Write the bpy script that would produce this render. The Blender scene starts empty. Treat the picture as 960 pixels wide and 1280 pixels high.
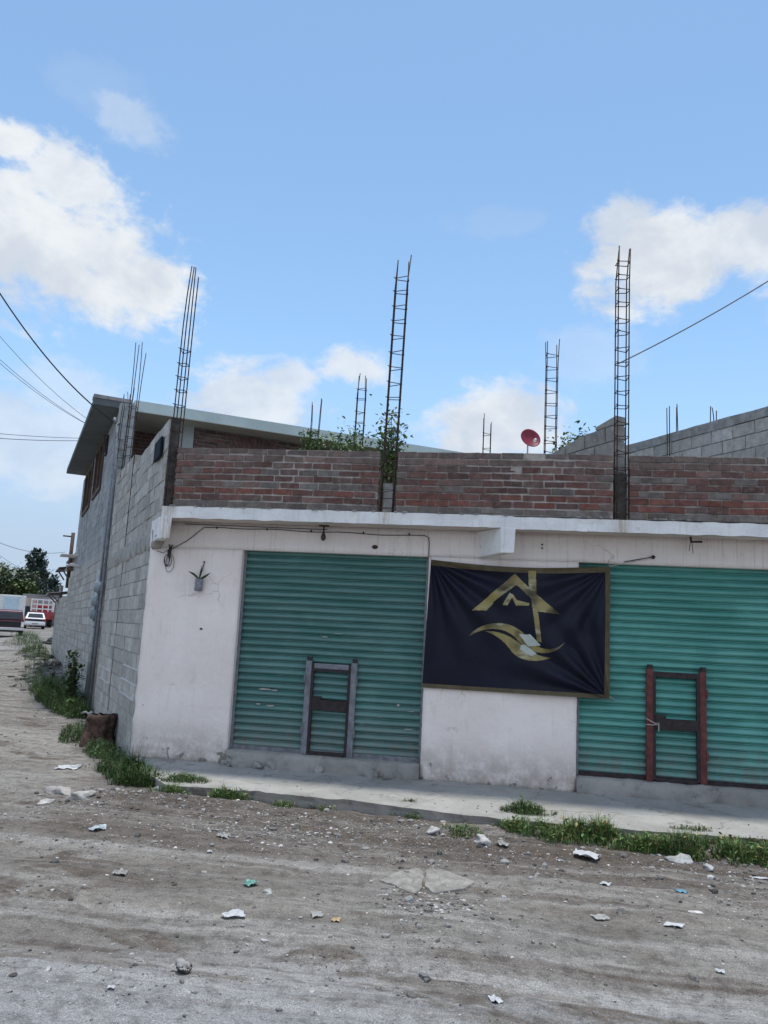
import bpy, bmesh, math, random
from mathutils import Vector, Matrix, noise
random.seed(7)
R = math.radians
SUN_E, SKY_S, EXPO = 2.0, .15, 0.72
CLOUD_D, CLOUD_L, SKY_TINT, HAZE_C = (2.6, 2.85, 3.22), (3.5, 3.65, 3.8), (1.02, 1.09, .985), (1.85, 2.25, 2.95)
CLOUD_FILL = (4.6, 4.75, 5.15)  # colour of the cloud layer added behind the camera as fill light
scene = bpy.context.scene
C = scene.collection

# ------------------------------------------------------------------ camera frame
CAM = Vector((4.71, -9.99, 1.86))
def cam_axes():
    p, r, b = R(8.93), R(3.02), R(8.85)
    fwd = Vector((0, math.cos(p), math.sin(p))); up = Vector((0, -math.sin(p), math.cos(p))); rt = Vector((1, 0, 0))
    rt2 = math.cos(r)*rt + math.sin(r)*up; up2 = -math.sin(r)*rt + math.cos(r)*up
    Z = Matrix.Rotation(b, 3, 'Z')
    return Z @ rt2, Z @ up2, Z @ fwd
AX = cam_axes()
FPX = 980.0
SD = Vector((-0.5516, 0.8341, 0))     # along the side street
NS = Vector((0.8341, 0.5516, 0))      # to the right of it
def S(s, o, z): return SD*s + NS*o + Vector((0, 0, z))
def ray(x, y):
    return AX[0]*((x-480)/FPX) - AX[1]*((y-640)/FPX) + AX[2]
def at_y(x, y, Y):
    v = ray(x, y); return CAM + v*((Y-CAM.y)/v.y)
def at_z(x, y, Z):
    v = ray(x, y); return CAM + v*((Z-CAM.z)/v.z)
def at_d(x, y, D):
    v = ray(x, y); return CAM + v*(D/math.hypot(v.x, v.y))

def fbm(p, o=4): return noise.fractal(Vector(p), 1.0, 2.0, o)
def sstep(a, b, x):
    t = max(0.0, min(1.0, (x-a)/(b-a))); return t*t*(3-2*t)

# ------------------------------------------------------------------ ground height
def gh(x, y):
    s = x*SD.x + y*SD.y; o = x*NS.x + y*NS.y
    z = 0.0
    if s > 5: z += min(0.0125*(s-5), 1.5)
    z += 0.035*fbm((x*0.5, y*0.5, 3.1), 3)
    near = 1 - sstep(12, 30, math.hypot(x-4, y+5))
    if near > 0:
        z += near*(0.020*fbm((x*1.7, y*2.2, 7.7), 3) + 0.011*fbm((x*6, y*7, 1.2), 3))
        # wheel ruts along the front street
        yy = y + 0.25*math.sin(x*0.35+1) + 0.15*fbm((x*0.4, 0, 5), 2)
        for c, w, d in ((-3.55, .22, .03), (-5.1, .25, .035), (-4.3, .3, -.02)):
            z -= near*d*math.exp(-((yy-c)/w)**2)
        # earth washed up against the kerb
        if x > 0.4:
            z += near*(0.05+.05*(1-sstep(2.9, 3.5, x)))*math.exp(-((y+1.86)/.36)**2)*(0.8+0.6*fbm((x*.9, 2, 0), 2))
    # bank of earth along the block wall
    if s > 10:
        z += 0.28*sstep(10, 20, s)*(1-sstep(36, 48, s))*math.exp(-((o+0.7)/.9)**2)*(1+fbm((x*.6, y*.6, 9), 3))
    if 0 < s < 14:
        z += 0.05*math.exp(-((o+0.35)/.4)**2)
    return z
def at_g(x, y):
    v = ray(x, y); t = 3.0; step = .25
    while t < 300:
        q = CAM + v*t
        if q.z < gh(q.x, q.y):
            lo, hi = t-step, t
            for _ in range(18):
                m = (lo+hi)/2; q = CAM + v*m
                if q.z < gh(q.x, q.y): hi = m
                else: lo = m
            q = CAM + v*hi
            return Vector((q.x, q.y, gh(q.x, q.y)))
        step = .25 if t < 40 else 1.0
        t += step
    q = CAM + v*80
    return Vector((q.x, q.y, gh(q.x, q.y)))

# ------------------------------------------------------------------ materials
def nodes(name):
    m = bpy.data.materials.new(name); m.use_nodes = True
    nt = m.node_tree; b = nt.nodes['Principled BSDF']
    return m, nt, b
class G:
    def __init__(s, nt): s.nt = nt
    def n(s, t, **k):
        x = s.nt.nodes.new(t)
        for a, v in k.items():
            if a.startswith('i_'):
                key = a[2:]; x.inputs[int(key) if key.isdigit() else key].default_value = v
            else: setattr(x, a, v)
        return x
    def l(s, a, b): s.nt.links.new(a, b)
    def coord(s, scale=(1, 1, 1), kind='Object'):
        tc = s.n('ShaderNodeTexCoord'); mp = s.n('ShaderNodeMapping'); mp.inputs['Scale'].default_value = scale
        s.l(tc.outputs[kind], mp.inputs['Vector']); return mp.outputs[0]
    def noise(s, v, scale, detail=6, rough=.6, dist=0):
        x = s.n('ShaderNodeTexNoise'); x.inputs['Scale'].default_value = scale; x.inputs['Detail'].default_value = detail
        x.inputs['Roughness'].default_value = rough; x.inputs['Distortion'].default_value = dist
        s.l(v, x.inputs['Vector']); return x.outputs['Fac']
    def ramp(s, f, a, b, lo=0, hi=1):
        x = s.n('ShaderNodeMapRange'); x.interpolation_type = 'SMOOTHSTEP'
        x.inputs[1].default_value = a; x.inputs[2].default_value = b; x.inputs[3].default_value = lo; x.inputs[4].default_value = hi
        s.l(f, x.inputs[0]); return x.outputs[0]
    def math(s, op, a, b=None):
        x = s.n('ShaderNodeMath', operation=op)
        for i, v in enumerate((a, b)):
            if v is None: continue
            if hasattr(v, 'links'): s.l(v, x.inputs[i])
            else: x.inputs[i].default_value = v
        return x.outputs[0]
    def mix(s, f, a, b, mode='MIX'):
        x = s.n('ShaderNodeMix', data_type='RGBA', blend_type=mode)
        for i, v in ((0, f), (6, a), (7, b)):
            if hasattr(v, 'links'): s.l(v, x.inputs[i])
            elif i == 0: x.inputs[0].default_value = v
            else: x.inputs[i].default_value = (*v, 1) if len(v) == 3 else v
        return x.outputs[2]
    def bump(s, h, strength, dist, b, prev=None):
        x = s.n('ShaderNodeBump'); x.inputs['Strength'].default_value = strength; x.inputs['Distance'].default_value = dist
        s.l(h, x.inputs['Height'])
        if prev is not None: s.l(prev, x.inputs['Normal'])
        if b is not None: s.l(x.outputs[0], b.inputs['Normal'])
        return x.outputs[0]
    def attr(s, name): 
        x = s.n('ShaderNodeAttribute'); x.attribute_name = name; return x.outputs['Color']
    def sep(s, v):
        x = s.n('ShaderNodeSeparateXYZ'); s.l(v, x.inputs[0]); return x.outputs

def simple(name, col, rough=.8, var=.25, scale=6, bump=.2, bscale=40, metal=0, tint=False, dirt=None, stretch=(1, 1, 1), bdist=.01, spec=.3):
    m, nt, b = nodes(name); g = G(nt)
    v = g.coord(stretch)
    n1 = g.noise(v, scale, 7, .65)
    base = g.attr('tint') if tint else None
    dark = tuple(c*(1-var) for c in col); lite = tuple(min(1, c*(1+var)) for c in col)
    f = g.ramp(n1, .3, .7)
    if tint:
        k = g.mix(f, (1-var,)*3, (1+var,)*3)
        c = g.mix(1.0, base, k, 'MULTIPLY')
    else:
        c = g.mix(f, dark, lite)
    if dirt:
        n2 = g.noise(v, dirt[1], 8, .7, .4)
        c = g.mix(g.ramp(n2, dirt[2], dirt[2]+.12), c, dirt[0])
    g.l(c, b.inputs['Base Color'])
    b.inputs['Roughness'].default_value = rough; b.inputs['Metallic'].default_value = metal
    b.inputs['Specular IOR Level'].default_value = spec
    if bump:
        g.bump(g.noise(v, bscale, 6, .7), bump, bdist, b)
    return m

M = {}
def mat_plaster():
    m, nt, b = nodes('painted_plaster'); g = G(nt); v = g.coord()
    n = g.noise(v, 1.3, 8, .6); n2 = g.noise(v, 9, 8, .7)
    c = g.mix(g.ramp(n, .3, .7), (.78, .70, .66), (.86, .795, .755))
    c = g.mix(g.ramp(n2, .55, .75, 0, .28), c, (.48, .43, .40))
    st = g.noise(g.coord((5, 5, .7)), 2.2, 8, .65, .3)
    c = g.mix(g.ramp(st, .54, .76, 0, .34), c, (.45, .40, .365))
    xyz = g.sep(v)
    # splashed dirt low on the wall
    low = g.ramp(xyz[2], .10, .75, 1, 0)
    dn = g.noise(v, 5, 8, .7)
    c = g.mix(g.math('MULTIPLY', low, g.ramp(dn, .26, .62, 0, .92)), c, (.37, .32, .275))
    # flaked paint showing cement
    low2 = g.ramp(xyz[2], .12, .62, .17, 0)
    chip = g.math('ADD', g.noise(v, 7, 9, .62, .3), low2)
    cf = g.ramp(chip, .735, .75)
    c = g.mix(cf, c, (.24, .22, .205))
    vo = g.n('ShaderNodeTexVoronoi', feature='DISTANCE_TO_EDGE'); vo.inputs['Scale'].default_value = .75
    nzv = g.n('ShaderNodeTexNoise'); nzv.inputs['Scale'].default_value = 2.5; nzv.inputs['Detail'].default_value = 8; g.l(v, nzv.inputs['Vector'])
    scv = g.n('ShaderNodeVectorMath', operation='SCALE'); scv.inputs['Scale'].default_value = .5; g.l(nzv.outputs['Color'], scv.inputs[0])
    adv = g.n('ShaderNodeVectorMath', operation='ADD'); g.l(v, adv.inputs[0]); g.l(scv.outputs[0], adv.inputs[1]); g.l(adv.outputs[0], vo.inputs['Vector'])
    c = g.mix(g.math('MULTIPLY', g.ramp(vo.outputs['Distance'], .006, .002), g.ramp(g.noise(v, 1.1, 3, .5), .54, .62, 0, .38)), c, (.30, .27, .25))
    dr = g.noise(g.coord((14, 14, .55)), 2.0, 6, .7)
    c = g.mix(g.math('MULTIPLY', g.ramp(xyz[2], 1.9, 3.2), g.ramp(dr, .54, .70, 0, .55)), c, (.42, .36, .31))
    spot = g.ramp(g.noise(v, 16, 3, .5), .745, .76)
    c = g.mix(spot, c, (.22, .19, .17))
    g.l(c, b.inputs['Base Color']); b.inputs['Roughness'].default_value = .9; b.inputs['Specular IOR Level'].default_value = .2
    h = g.math('SUBTRACT', g.noise(v, 26, 8, .65), g.math('MULTIPLY', cf, .8))
    p = g.bump(g.noise(v, 3.2, 5, .55), .55, .05, None)
    g.bump(h, .3, .012, b, p)
    return m
def mat_masonry(name, cement, amt=.5, streak=.0):
    m, nt, b = nodes(name); g = G(nt); v = g.coord()
    t = g.attr('tint')
    n = g.noise(v, 11, 8, .68)
    c = g.mix(g.ramp(n, .3, .72), g.mix(1.0, t, (.74, .74, .74), 'MULTIPLY'), g.mix(1.0, t, (1.22, 1.22, 1.22), 'MULTIPLY'))
    n2 = g.noise(v, 13, 9, .72, .5)
    c = g.mix(g.ramp(n2, .52, .68, 0, amt), c, cement)
    n3 = g.noise(v, 48, 5, .6)
    c = g.mix(g.ramp(n3, .60, .76, 0, .55), c, tuple(x*.45 for x in cement))
    if streak:
        st = g.noise(g.coord((7, 7, .5)), 2.0, 8, .7, .2)
        c = g.mix(g.ramp(st, .52, .72, 0, streak), c, tuple(x*.55 for x in cement))
        br = g.noise(v, .7, 5, .6)
        c = g.mix(g.ramp(br, .35, .7, 0, .35), c, tuple(min(1, x*1.25) for x in cement))
    g.l(c, b.inputs['Base Color']); b.inputs['Roughness'].default_value = .95; b.inputs['Specular IOR Level'].default_value = .15
    p = g.bump(g.noise(v, 30, 8, .7), .55, .012, None)
    g.bump(g.noise(v, 110, 3, .6), .4, .004, b, p)
    return m
def mat_shutter(name, c1, c2, c3, worn):
    m, nt, b = nodes(name); g = G(nt); v = g.coord()
    n = g.noise(v, 1.1, 6, .6)
    c = g.mix(g.ramp(n, .3, .7), c1, c2)
    ns = g.noise(g.coord((.8, 1, 10.7)), 1.6, 3, .5)      # slat to slat change
    c = g.mix(g.ramp(ns, .40, .62, 0, .75), c, c3)
    bl = g.noise(g.coord((.5, 1, .8)), 2.2, 6, .6)
    c = g.mix(g.ramp(bl, .5, .68, 0, .35), c, tuple(x*1.45 for x in c2))
    sc = g.noise(g.coord((3.0, 1, 16)), 2.3, 8, .7)
    c = g.mix(g.ramp(sc, .72, .75, 0, .75), c, (.55, .60, .57))
    rz = g.noise(g.coord((9, 1, 1.2)), 2.2, 7, .7)
    c = g.mix(g.ramp(rz, .56, .76, 0, .4), c, worn)
    du = g.noise(v, 20, 6, .7)
    c = g.mix(g.ramp(du, .5, .75, 0, .3), c, (.16, .2, .19))
    xyz = g.sep(v)
    dl = g.math('MULTIPLY', g.ramp(xyz[2], .32, 1.0, 1, 0), g.ramp(g.noise(g.coord((6, 1, 2)), 3, 7, .7), .3, .65, 0, .8))
    c = g.mix(dl, c, (.19, .19, .17))
    g.l(c, b.inputs['Base Color']); b.inputs['Roughness'].default_value = .52; b.inputs['Metallic'].default_value = 0
    b.inputs['Specular IOR Level'].default_value = .4
    g.bump(g.noise(v, 14, 5, .6), .12, .01, b)
    return m
def mat_ground():
    m, nt, b = nodes('packed_dirt'); g = G(nt)
    v = g.coord(); vs = g.coord((.45, 1.5, 1))
    xyz = g.sep(v)
    big = g.noise(v, .35, 6, .6); mid = g.noise(vs, 1.1, 8, .68, .6); fine = g.noise(v, 9, 8, .72); grit = g.noise(v, 60, 4, .65)
    c = g.mix(g.ramp(mid, .32, .68), (.108, .099, .088), (.200, .186, .167))
    c = g.mix(g.ramp(big, .42, .60, 0, .6), c, (.255, .245, .228))
    edge_ = g.ramp(g.math('ADD', xyz[1], g.math('MULTIPLY', g.noise(vs, .5, 5, .6), 1.6)), -4.1, -4.8)
    c = g.mix(g.math('MULTIPLY', edge_, .8), c, (.218, .222, .224))
    # brown soil nearer the kerb
    wob = g.math('ADD', xyz[1], g.math('MULTIPLY', g.noise(vs, .9, 7, .65), 2.2))
    soil = g.math('MULTIPLY', g.ramp(wob, -3.6, -1.5), g.ramp(xyz[0], -1.0, 1.2))
    sn = g.noise(vs, 1.7, 8, .7, .5)
    c = g.mix(g.math('MULTIPLY', soil, g.ramp(sn, .30, .54, .3, .95)), c, (.085, .070, .058))
    # bare damp soil patches
    pn = g.noise(g.coord((.6, 1.25, 1)), .85, 8, .66, .9)
    c = g.mix(g.ramp(pn, .55, .61, 0, .9), c, (.092, .076, .062))
    for (px, py, rx, ry) in ((70, 1178, .55, .16), (120, 1196, .5, .12), (680, 1212, .75, .14), (850, 1222, .8, .12), (640, 1062, 1.1, .22), (860, 1084, 1.3, .20), (470, 1030, 1.0, .22), (215, 1012, .8, .25), (560, 1228, .4, .08), (130, 940, .5, .5), (270, 1217, .3, .05)):
        q = at_z(px, py, 0); ex = g.math('DIVIDE', g.math('SUBTRACT', xyz[0], q.x), rx); ey = g.math('DIVIDE', g.math('SUBTRACT', xyz[1], q.y), ry)
        rr = g.math('ADD', g.math('MULTIPLY', ex, ex), g.math('MULTIPLY', ey, ey))
        fm = g.math('ADD', g.math('SUBTRACT', 1.0, rr), g.math('MULTIPLY', g.math('SUBTRACT', sn, .5), 4.5))
        c = g.mix(g.ramp(fm, -.1, .45, 0, .88), c, (.088, .072, .060))
    # bands left by tyres
    tr = g.noise(g.coord((.10, 2.6, 1)), 1.5, 7, .62, .25)
    c = g.mix(g.ramp(tr, .46, .66, 0, .5), c, (.30, .293, .277))
    tr2 = g.noise(g.coord((.14, 4.2, 1)), 1.9, 7, .66, .35)
    c = g.mix(g.ramp(tr2, .52, .66, 0, .6), c, (.125, .116, .107))
    tr3 = g.noise(g.coord((.05, 7, 1)), 2.2, 6, .6, .2)
    c = g.mix(g.ramp(tr3, .54, .64, 0, .38), c, (.12, .112, .104))
    g2 = g.noise(v, 130, 3, .6)
    c = g.mix(g.ramp(g2, .53, .66, 0, .7), c, g.mix(1.0, c, (1.75, 1.74, 1.72), 'MULTIPLY'))
    c = g.mix(g.ramp(g2, .47, .34, 0, .7), c, g.mix(1.0, c, (.42, .40, .39), 'MULTIPLY'))
    c = g.mix(g.ramp(fine, .30, .70, 0, .55), c, g.mix(1.0, c, (1.5, 1.49, 1.47), 'MULTIPLY'))
    c = g.mix(g.ramp(fine, .52, .36, 0, .5), c, g.mix(1.0, c, (.5, .48, .46), 'MULTIPLY'))
    vo = g.n('ShaderNodeTexVoronoi'); vo.inputs['Scale'].default_value = 26; g.l(v, vo.inputs['Vector'])
    peb = g.math('MULTIPLY', g.ramp(vo.outputs['Distance'], .34, .20), g.ramp(g.noise(v, 3.0, 5, .6), .46, .62))
    c = g.mix(g.math('MULTIPLY', peb, .5), c, g.mix(1.0, c, (1.7, 1.7, 1.68), 'MULTIPLY'))
    c = g.mix(g.ramp(grit, .57, .72, 0, .6), c, g.mix(1.0, c, (1.8, 1.8, 1.78), 'MULTIPLY'))
    c = g.mix(g.ramp(grit, .43, .30, 0, .6), c, g.mix(1.0, c, (.45, .43, .42), 'MULTIPLY'))
    g.l(c, b.inputs['Base Color']); b.inputs['Roughness'].default_value = .95; b.inputs['Specular IOR Level'].default_value = .15
    p = g.bump(fine, .6, .03, None)
    p = g.bump(peb, .6, .012, None, p)
    p = g.bump(g.math('ADD', tr, g.math('MULTIPLY', tr2, -.8)), .5, .03, None, p)
    g.bump(grit, .5, .008, b, p)
    return m
def mat_concrete(name, a, bb, dirtc, crack=True):
    m, nt, b = nodes(name); g = G(nt); v = g.coord()
    n = g.noise(v, 1.4, 8, .65, .3); f = g.noise(v, 14, 8, .7)
    c = g.mix(g.ramp(n, .3, .7), a, bb)
    c = g.mix(g.ramp(f, .52, .72, 0, .5), c, tuple(x*.7 for x in a))
    d = g.noise(v, 2.6, 9, .7, .6)
    c = g.mix(g.ramp(d, .56, .66, 0, .75), c, dirtc)
    if crack:
        vo = g.n('ShaderNodeTexVoronoi', feature='DISTANCE_TO_EDGE'); vo.inputs['Scale'].default_value = .9
        mixv = g.n('ShaderNodeVectorMath', operation='ADD'); nz = g.n('ShaderNodeTexNoise'); nz.inputs['Scale'].default_value = 4
        g.l(v, nz.inputs['Vector']); sc = g.n('ShaderNodeVectorMath', operation='SCALE'); sc.inputs['Scale'].default_value = .25
        g.l(nz.outputs['Color'], sc.inputs[0]); g.l(v, mixv.inputs[0]); g.l(sc.outputs[0], mixv.inputs[1]); g.l(mixv.outputs[0], vo.inputs['Vector'])
        c = g.mix(g.ramp(vo.outputs['Distance'], .008, .003, 0, .4), c, tuple(x*.35 for x in a))
    g.l(c, b.inputs['Base Color']); b.inputs['Roughness'].default_value = .92; b.inputs['Specular IOR Level'].default_value = .2
    p = g.bump(g.noise(v, 22, 8, .7), .4, .012, None); g.bump(d, .4, .02, b, p)
    return m

M['plaster'] = mat_plaster()
M['brick'] = mat_masonry('fired_brick', (.25, .22, .20), .38)
M['block'] = mat_masonry('concrete_block', (.37, .352, .325), .5, .5)
M['block2'] = mat_masonry('weathered_block', (.33, .335, .335), .5, .65)
M['shutter_a'] = mat_shutter('faded_green_shutter', (.085, .185, .175), (.115, .225, .212), (.052, .165, .148), (.16, .19, .185))
M['shutter_b'] = mat_shutter('green_shutter', (.085, .285, .255), (.12, .35, .31), (.062, .24, .205), (.16, .24, .22))
M['ground'] = mat_ground()
M['walk'] = mat_concrete('pavement_concrete', (.28, .272, .252), (.385, .378, .355), (.17, .155, .135))
M['kerbdark'] = mat_concrete('rough_concrete', (.23, .218, .20), (.35, .335, .31), (.115, .105, .095), False)
def mat_edge():
    m, nt, b = nodes('white_painted_concrete'); g = G(nt); v = g.coord()
    c = g.mix(g.ramp(g.noise(v, 3, 7, .65), .3, .7), (.70, .70, .70), (.82, .82, .815))
    c = g.mix(g.ramp(g.noise(v, 9, 8, .7, .4), .58, .70, 0, .8), c, (.48, .45, .42))
    st = g.noise(g.coord((9, 2, .6)), 2.0, 8, .7)
    c = g.mix(g.ramp(st, .52, .70, 0, .5), c, (.50, .46, .41))
    x = g.sep(v)[0]
    for cx in (3.24, 6.09, .40):      # rust run-off below the bars
        dx = g.math('ABSOLUTE', g.math('SUBTRACT', x, cx)); k = g.ramp(dx, .14, .02)
        c = g.mix(g.math('MULTIPLY', k, g.ramp(g.noise(g.coord((22, 2, 1.5)), 2.0, 6, .7), .36, .62, 0, .75)), c, (.40, .32, .22))
    g.l(c, b.inputs['Base Color']); b.inputs['Roughness'].default_value = .88; b.inputs['Specular IOR Level'].default_value = .2
    p = g.bump(g.noise(v, 6, 5, .6), .5, .03, None); g.bump(g.noise(v, 30, 7, .7), .4, .012, b, p)
    return m
M['white_edge'] = mat_edge()
M['soffit'] = simple('painted_soffit', (.60, .53, .48), .9, .12, 2, .25, 20, dirt=((.42, .36, .31), 4, .64))
M['cement'] = simple('grey_cement', (.27, .265, .255), .95, .3, 7, .5, 35)
M['mortarband'] = simple('rough_mortar', (.36, .345, .318), .95, .28, 6, .8, 22, dirt=((.24, .23, .21), 5, .55), bdist=.03)
M['darkcement'] = simple('dark_cement', (.085, .076, .07), .95, .4, 9, .7, 24, dirt=((.20, .18, .165), 7, .62), bdist=.02)  # near-black cement tone for the parapet's column gaps
M['housecement'] = simple('green_grey_render', (.36, .385, .385), .9, .15, 1.2, .25, 30, dirt=((.27, .28, .28), 2.2, .6))
M['roofband'] = simple('pale_green_paint', (.50, .585, .57), .8, .10, 1.5, .2, 20, dirt=((.40, .46, .44), 3, .62))
M['eaves'] = simple('dark_grey_eaves', (.12, .137, .142), .9, .15, 1.5, .2, 20)
M['housesoffit'] = simple('cream_soffit', (.46, .45, .38), .9, .1, 1, .2, 20)
M['rust'] = simple('rusty_steel', (.062, .040, .034), .8, .45, 25, .3, 60, metal=.3)
M['steel'] = simple('grey_painted_steel', (.17, .18, .20), .55, .3, 12, .2, 40, dirt=((.10, .06, .05), 9, .6))
M['darksteel'] = simple('dark_brown_steel', (.030, .022, .024), .6, .4, 15, .2, 40)
M['oxide'] = simple('red_oxide_steel', (.115, .035, .032), .6, .35, 14, .2, 40, dirt=((.03, .02, .02), 7, .57))
M['galv'] = simple('galvanised_pipe', (.36, .40, .41), .5, .2, 8, .15, 40, metal=.3, dirt=((.10, .11, .11), 11, .56))
M['meter'] = simple('grey_meter_housing', (.22, .27, .29), .4, .15, 8, .1, 40)
M['black'] = simple('black_rubber', (.018, .018, .02), .55, .3, 10, 0)
M['cable'] = simple('dark_cable', (.035, .033, .034), .6, .2, 10, 0)
M['thinwire'] = simple('grey_wire', (.12, .13, .15), .6, .2, 10, 0)
M['glassdark'] = simple('dark_glass', (.015, .02, .028), .12, .2, 3, 0, spec=.6)
M['navy'] = simple('floodlight_black', (.014, .018, .03), .8, .2, 6, 0, spec=.1)
M['wood'] = simple('brown_wood', (.095, .062, .047), .75, .35, 9, .3, 40, stretch=(4, 4, .6))
M['leaf'] = simple('leaf', (.07, .12, .03), .55, .25, 3, 0, tint=True, spec=.35)
M['stem'] = simple('green_stem', (.10, .10, .05), .8, .3, 10, .2, 40)
M['bark'] = simple('bark', (.105, .068, .054), .95, .5, 8, .9, 18, dirt=((.022, .016, .014), 5, .50), bdist=.05)
M['stone'] = simple('grey_stone', (.3, .29, .28), .95, .3, 9, .5, 30, tint=True, bdist=.02)
M['paper'] = simple('white_paper', (.50, .505, .51), .8, .06, 12, .2, 20)
M['paper2'] = simple('weathered_paper', (.34, .335, .315), .85, .15, 12, .3, 20)
M['plastic_blue'] = simple('clear_bluish_plastic', (.38, .43, .45), .3, .15, 12, .3, 20)
M['plastic_green'] = simple('green_plastic', (.15, .33, .27), .35, .4, 20, .3, 30)
M['orange'] = simple('orange_peel', (.46, .35, .20), .6, .2, 15, .2, 30)
M['bluebit'] = simple('blue_plastic', (.13, .27, .36), .4, .2, 12, .1, 30)
M['pot'] = simple('grey_plastic_bottle', (.22, .22, .25), .5, .35, 30, .3, 40)
M['redpaint'] = simple('dish_red', (.20, .02, .04), .45, .15, 4, .05, 30)
M['carwhite'] = simple('car_white', (.72, .73, .74), .3, .04, 4, 0, spec=.5)
M['carmaroon'] = simple('car_maroon', (.085, .015, .028), .3, .2, 4, 0, spec=.5)
M['carred'] = simple('truck_red', (.30, .035, .04), .4, .2, 4, 0, spec=.5)
M['chrome'] = simple('bright_bumper', (.65, .65, .66), .3, .05, 4, 0, metal=.6)
M['lampred'] = simple('red_lens', (.38, .02, .02), .25, .1, 4, 0)
M['boxblue'] = simple('pale_blue_panel', (.50, .62, .68), .6, .1, 4, 0)
M['rackwhite'] = simple('white_rack', (.72, .70, .68), .6, .1, 6, 0)
M['tan'] = simple('tan_render', (.50, .43, .36), .9, .1, 2, .1, 20)
M['greybuild'] = simple('grey_render', (.36, .37, .38), .9, .15, 1, .1, 10)
M['tin'] = simple('weathered_tin', (.18, .16, .15), .6, .3, 5, .2, 20, metal=.2)
M['bulb'] = simple('smoked_bulb', (.07, .055, .045), .3, .2, 9, 0)
M['string'] = simple('pale_string', (.42, .40, .36), .9, .1, 9, 0)

# banner cloth and gold
def mat_banner():
    m, nt, b = nodes('navy_banner_cloth'); g = G(nt); v = g.coord()
    c = g.mix(g.ramp(g.noise(v, 2, 5, .6), .3, .7), (.0035, .0045, .013), (.007, .009, .022))
    g.l(c, b.inputs['Base Color']); b.inputs['Roughness'].default_value = .5; b.inputs['Specular IOR Level'].default_value = .22
    g.bump(g.noise(g.coord((2, 1, 1)), 5, 6, .6), .3, .03, b)
    return m
M['banner'] = mat_banner()
def mat_gold():
    m, nt, b = nodes('printed_gold'); g = G(nt); v = g.coord()
    w = g.noise(g.coord((1.6, 1, 1.2)), 2.1, 2, .5)
    c = g.mix(g.ramp(w, .38, .64), (.045, .034, .016), (.27, .22, .075))
    c = g.mix(g.ramp(g.noise(g.coord((1, 1, 2.5)), 4.5, 2, .5), .5, .72, 0, .8), c, (.42, .39, .24))
    g.l(c, b.inputs['Base Color']); b.inputs['Roughness'].default_value = .45
    return m
M['gold'] = mat_gold()
M['hem'] = simple('olive_hem', (.095, .075, .042), .6, .25, 5, .1, 30)
M['swoosh'] = simple('printed_silver', (.42, .47, .43), .5, .12, 5, 0)

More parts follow.
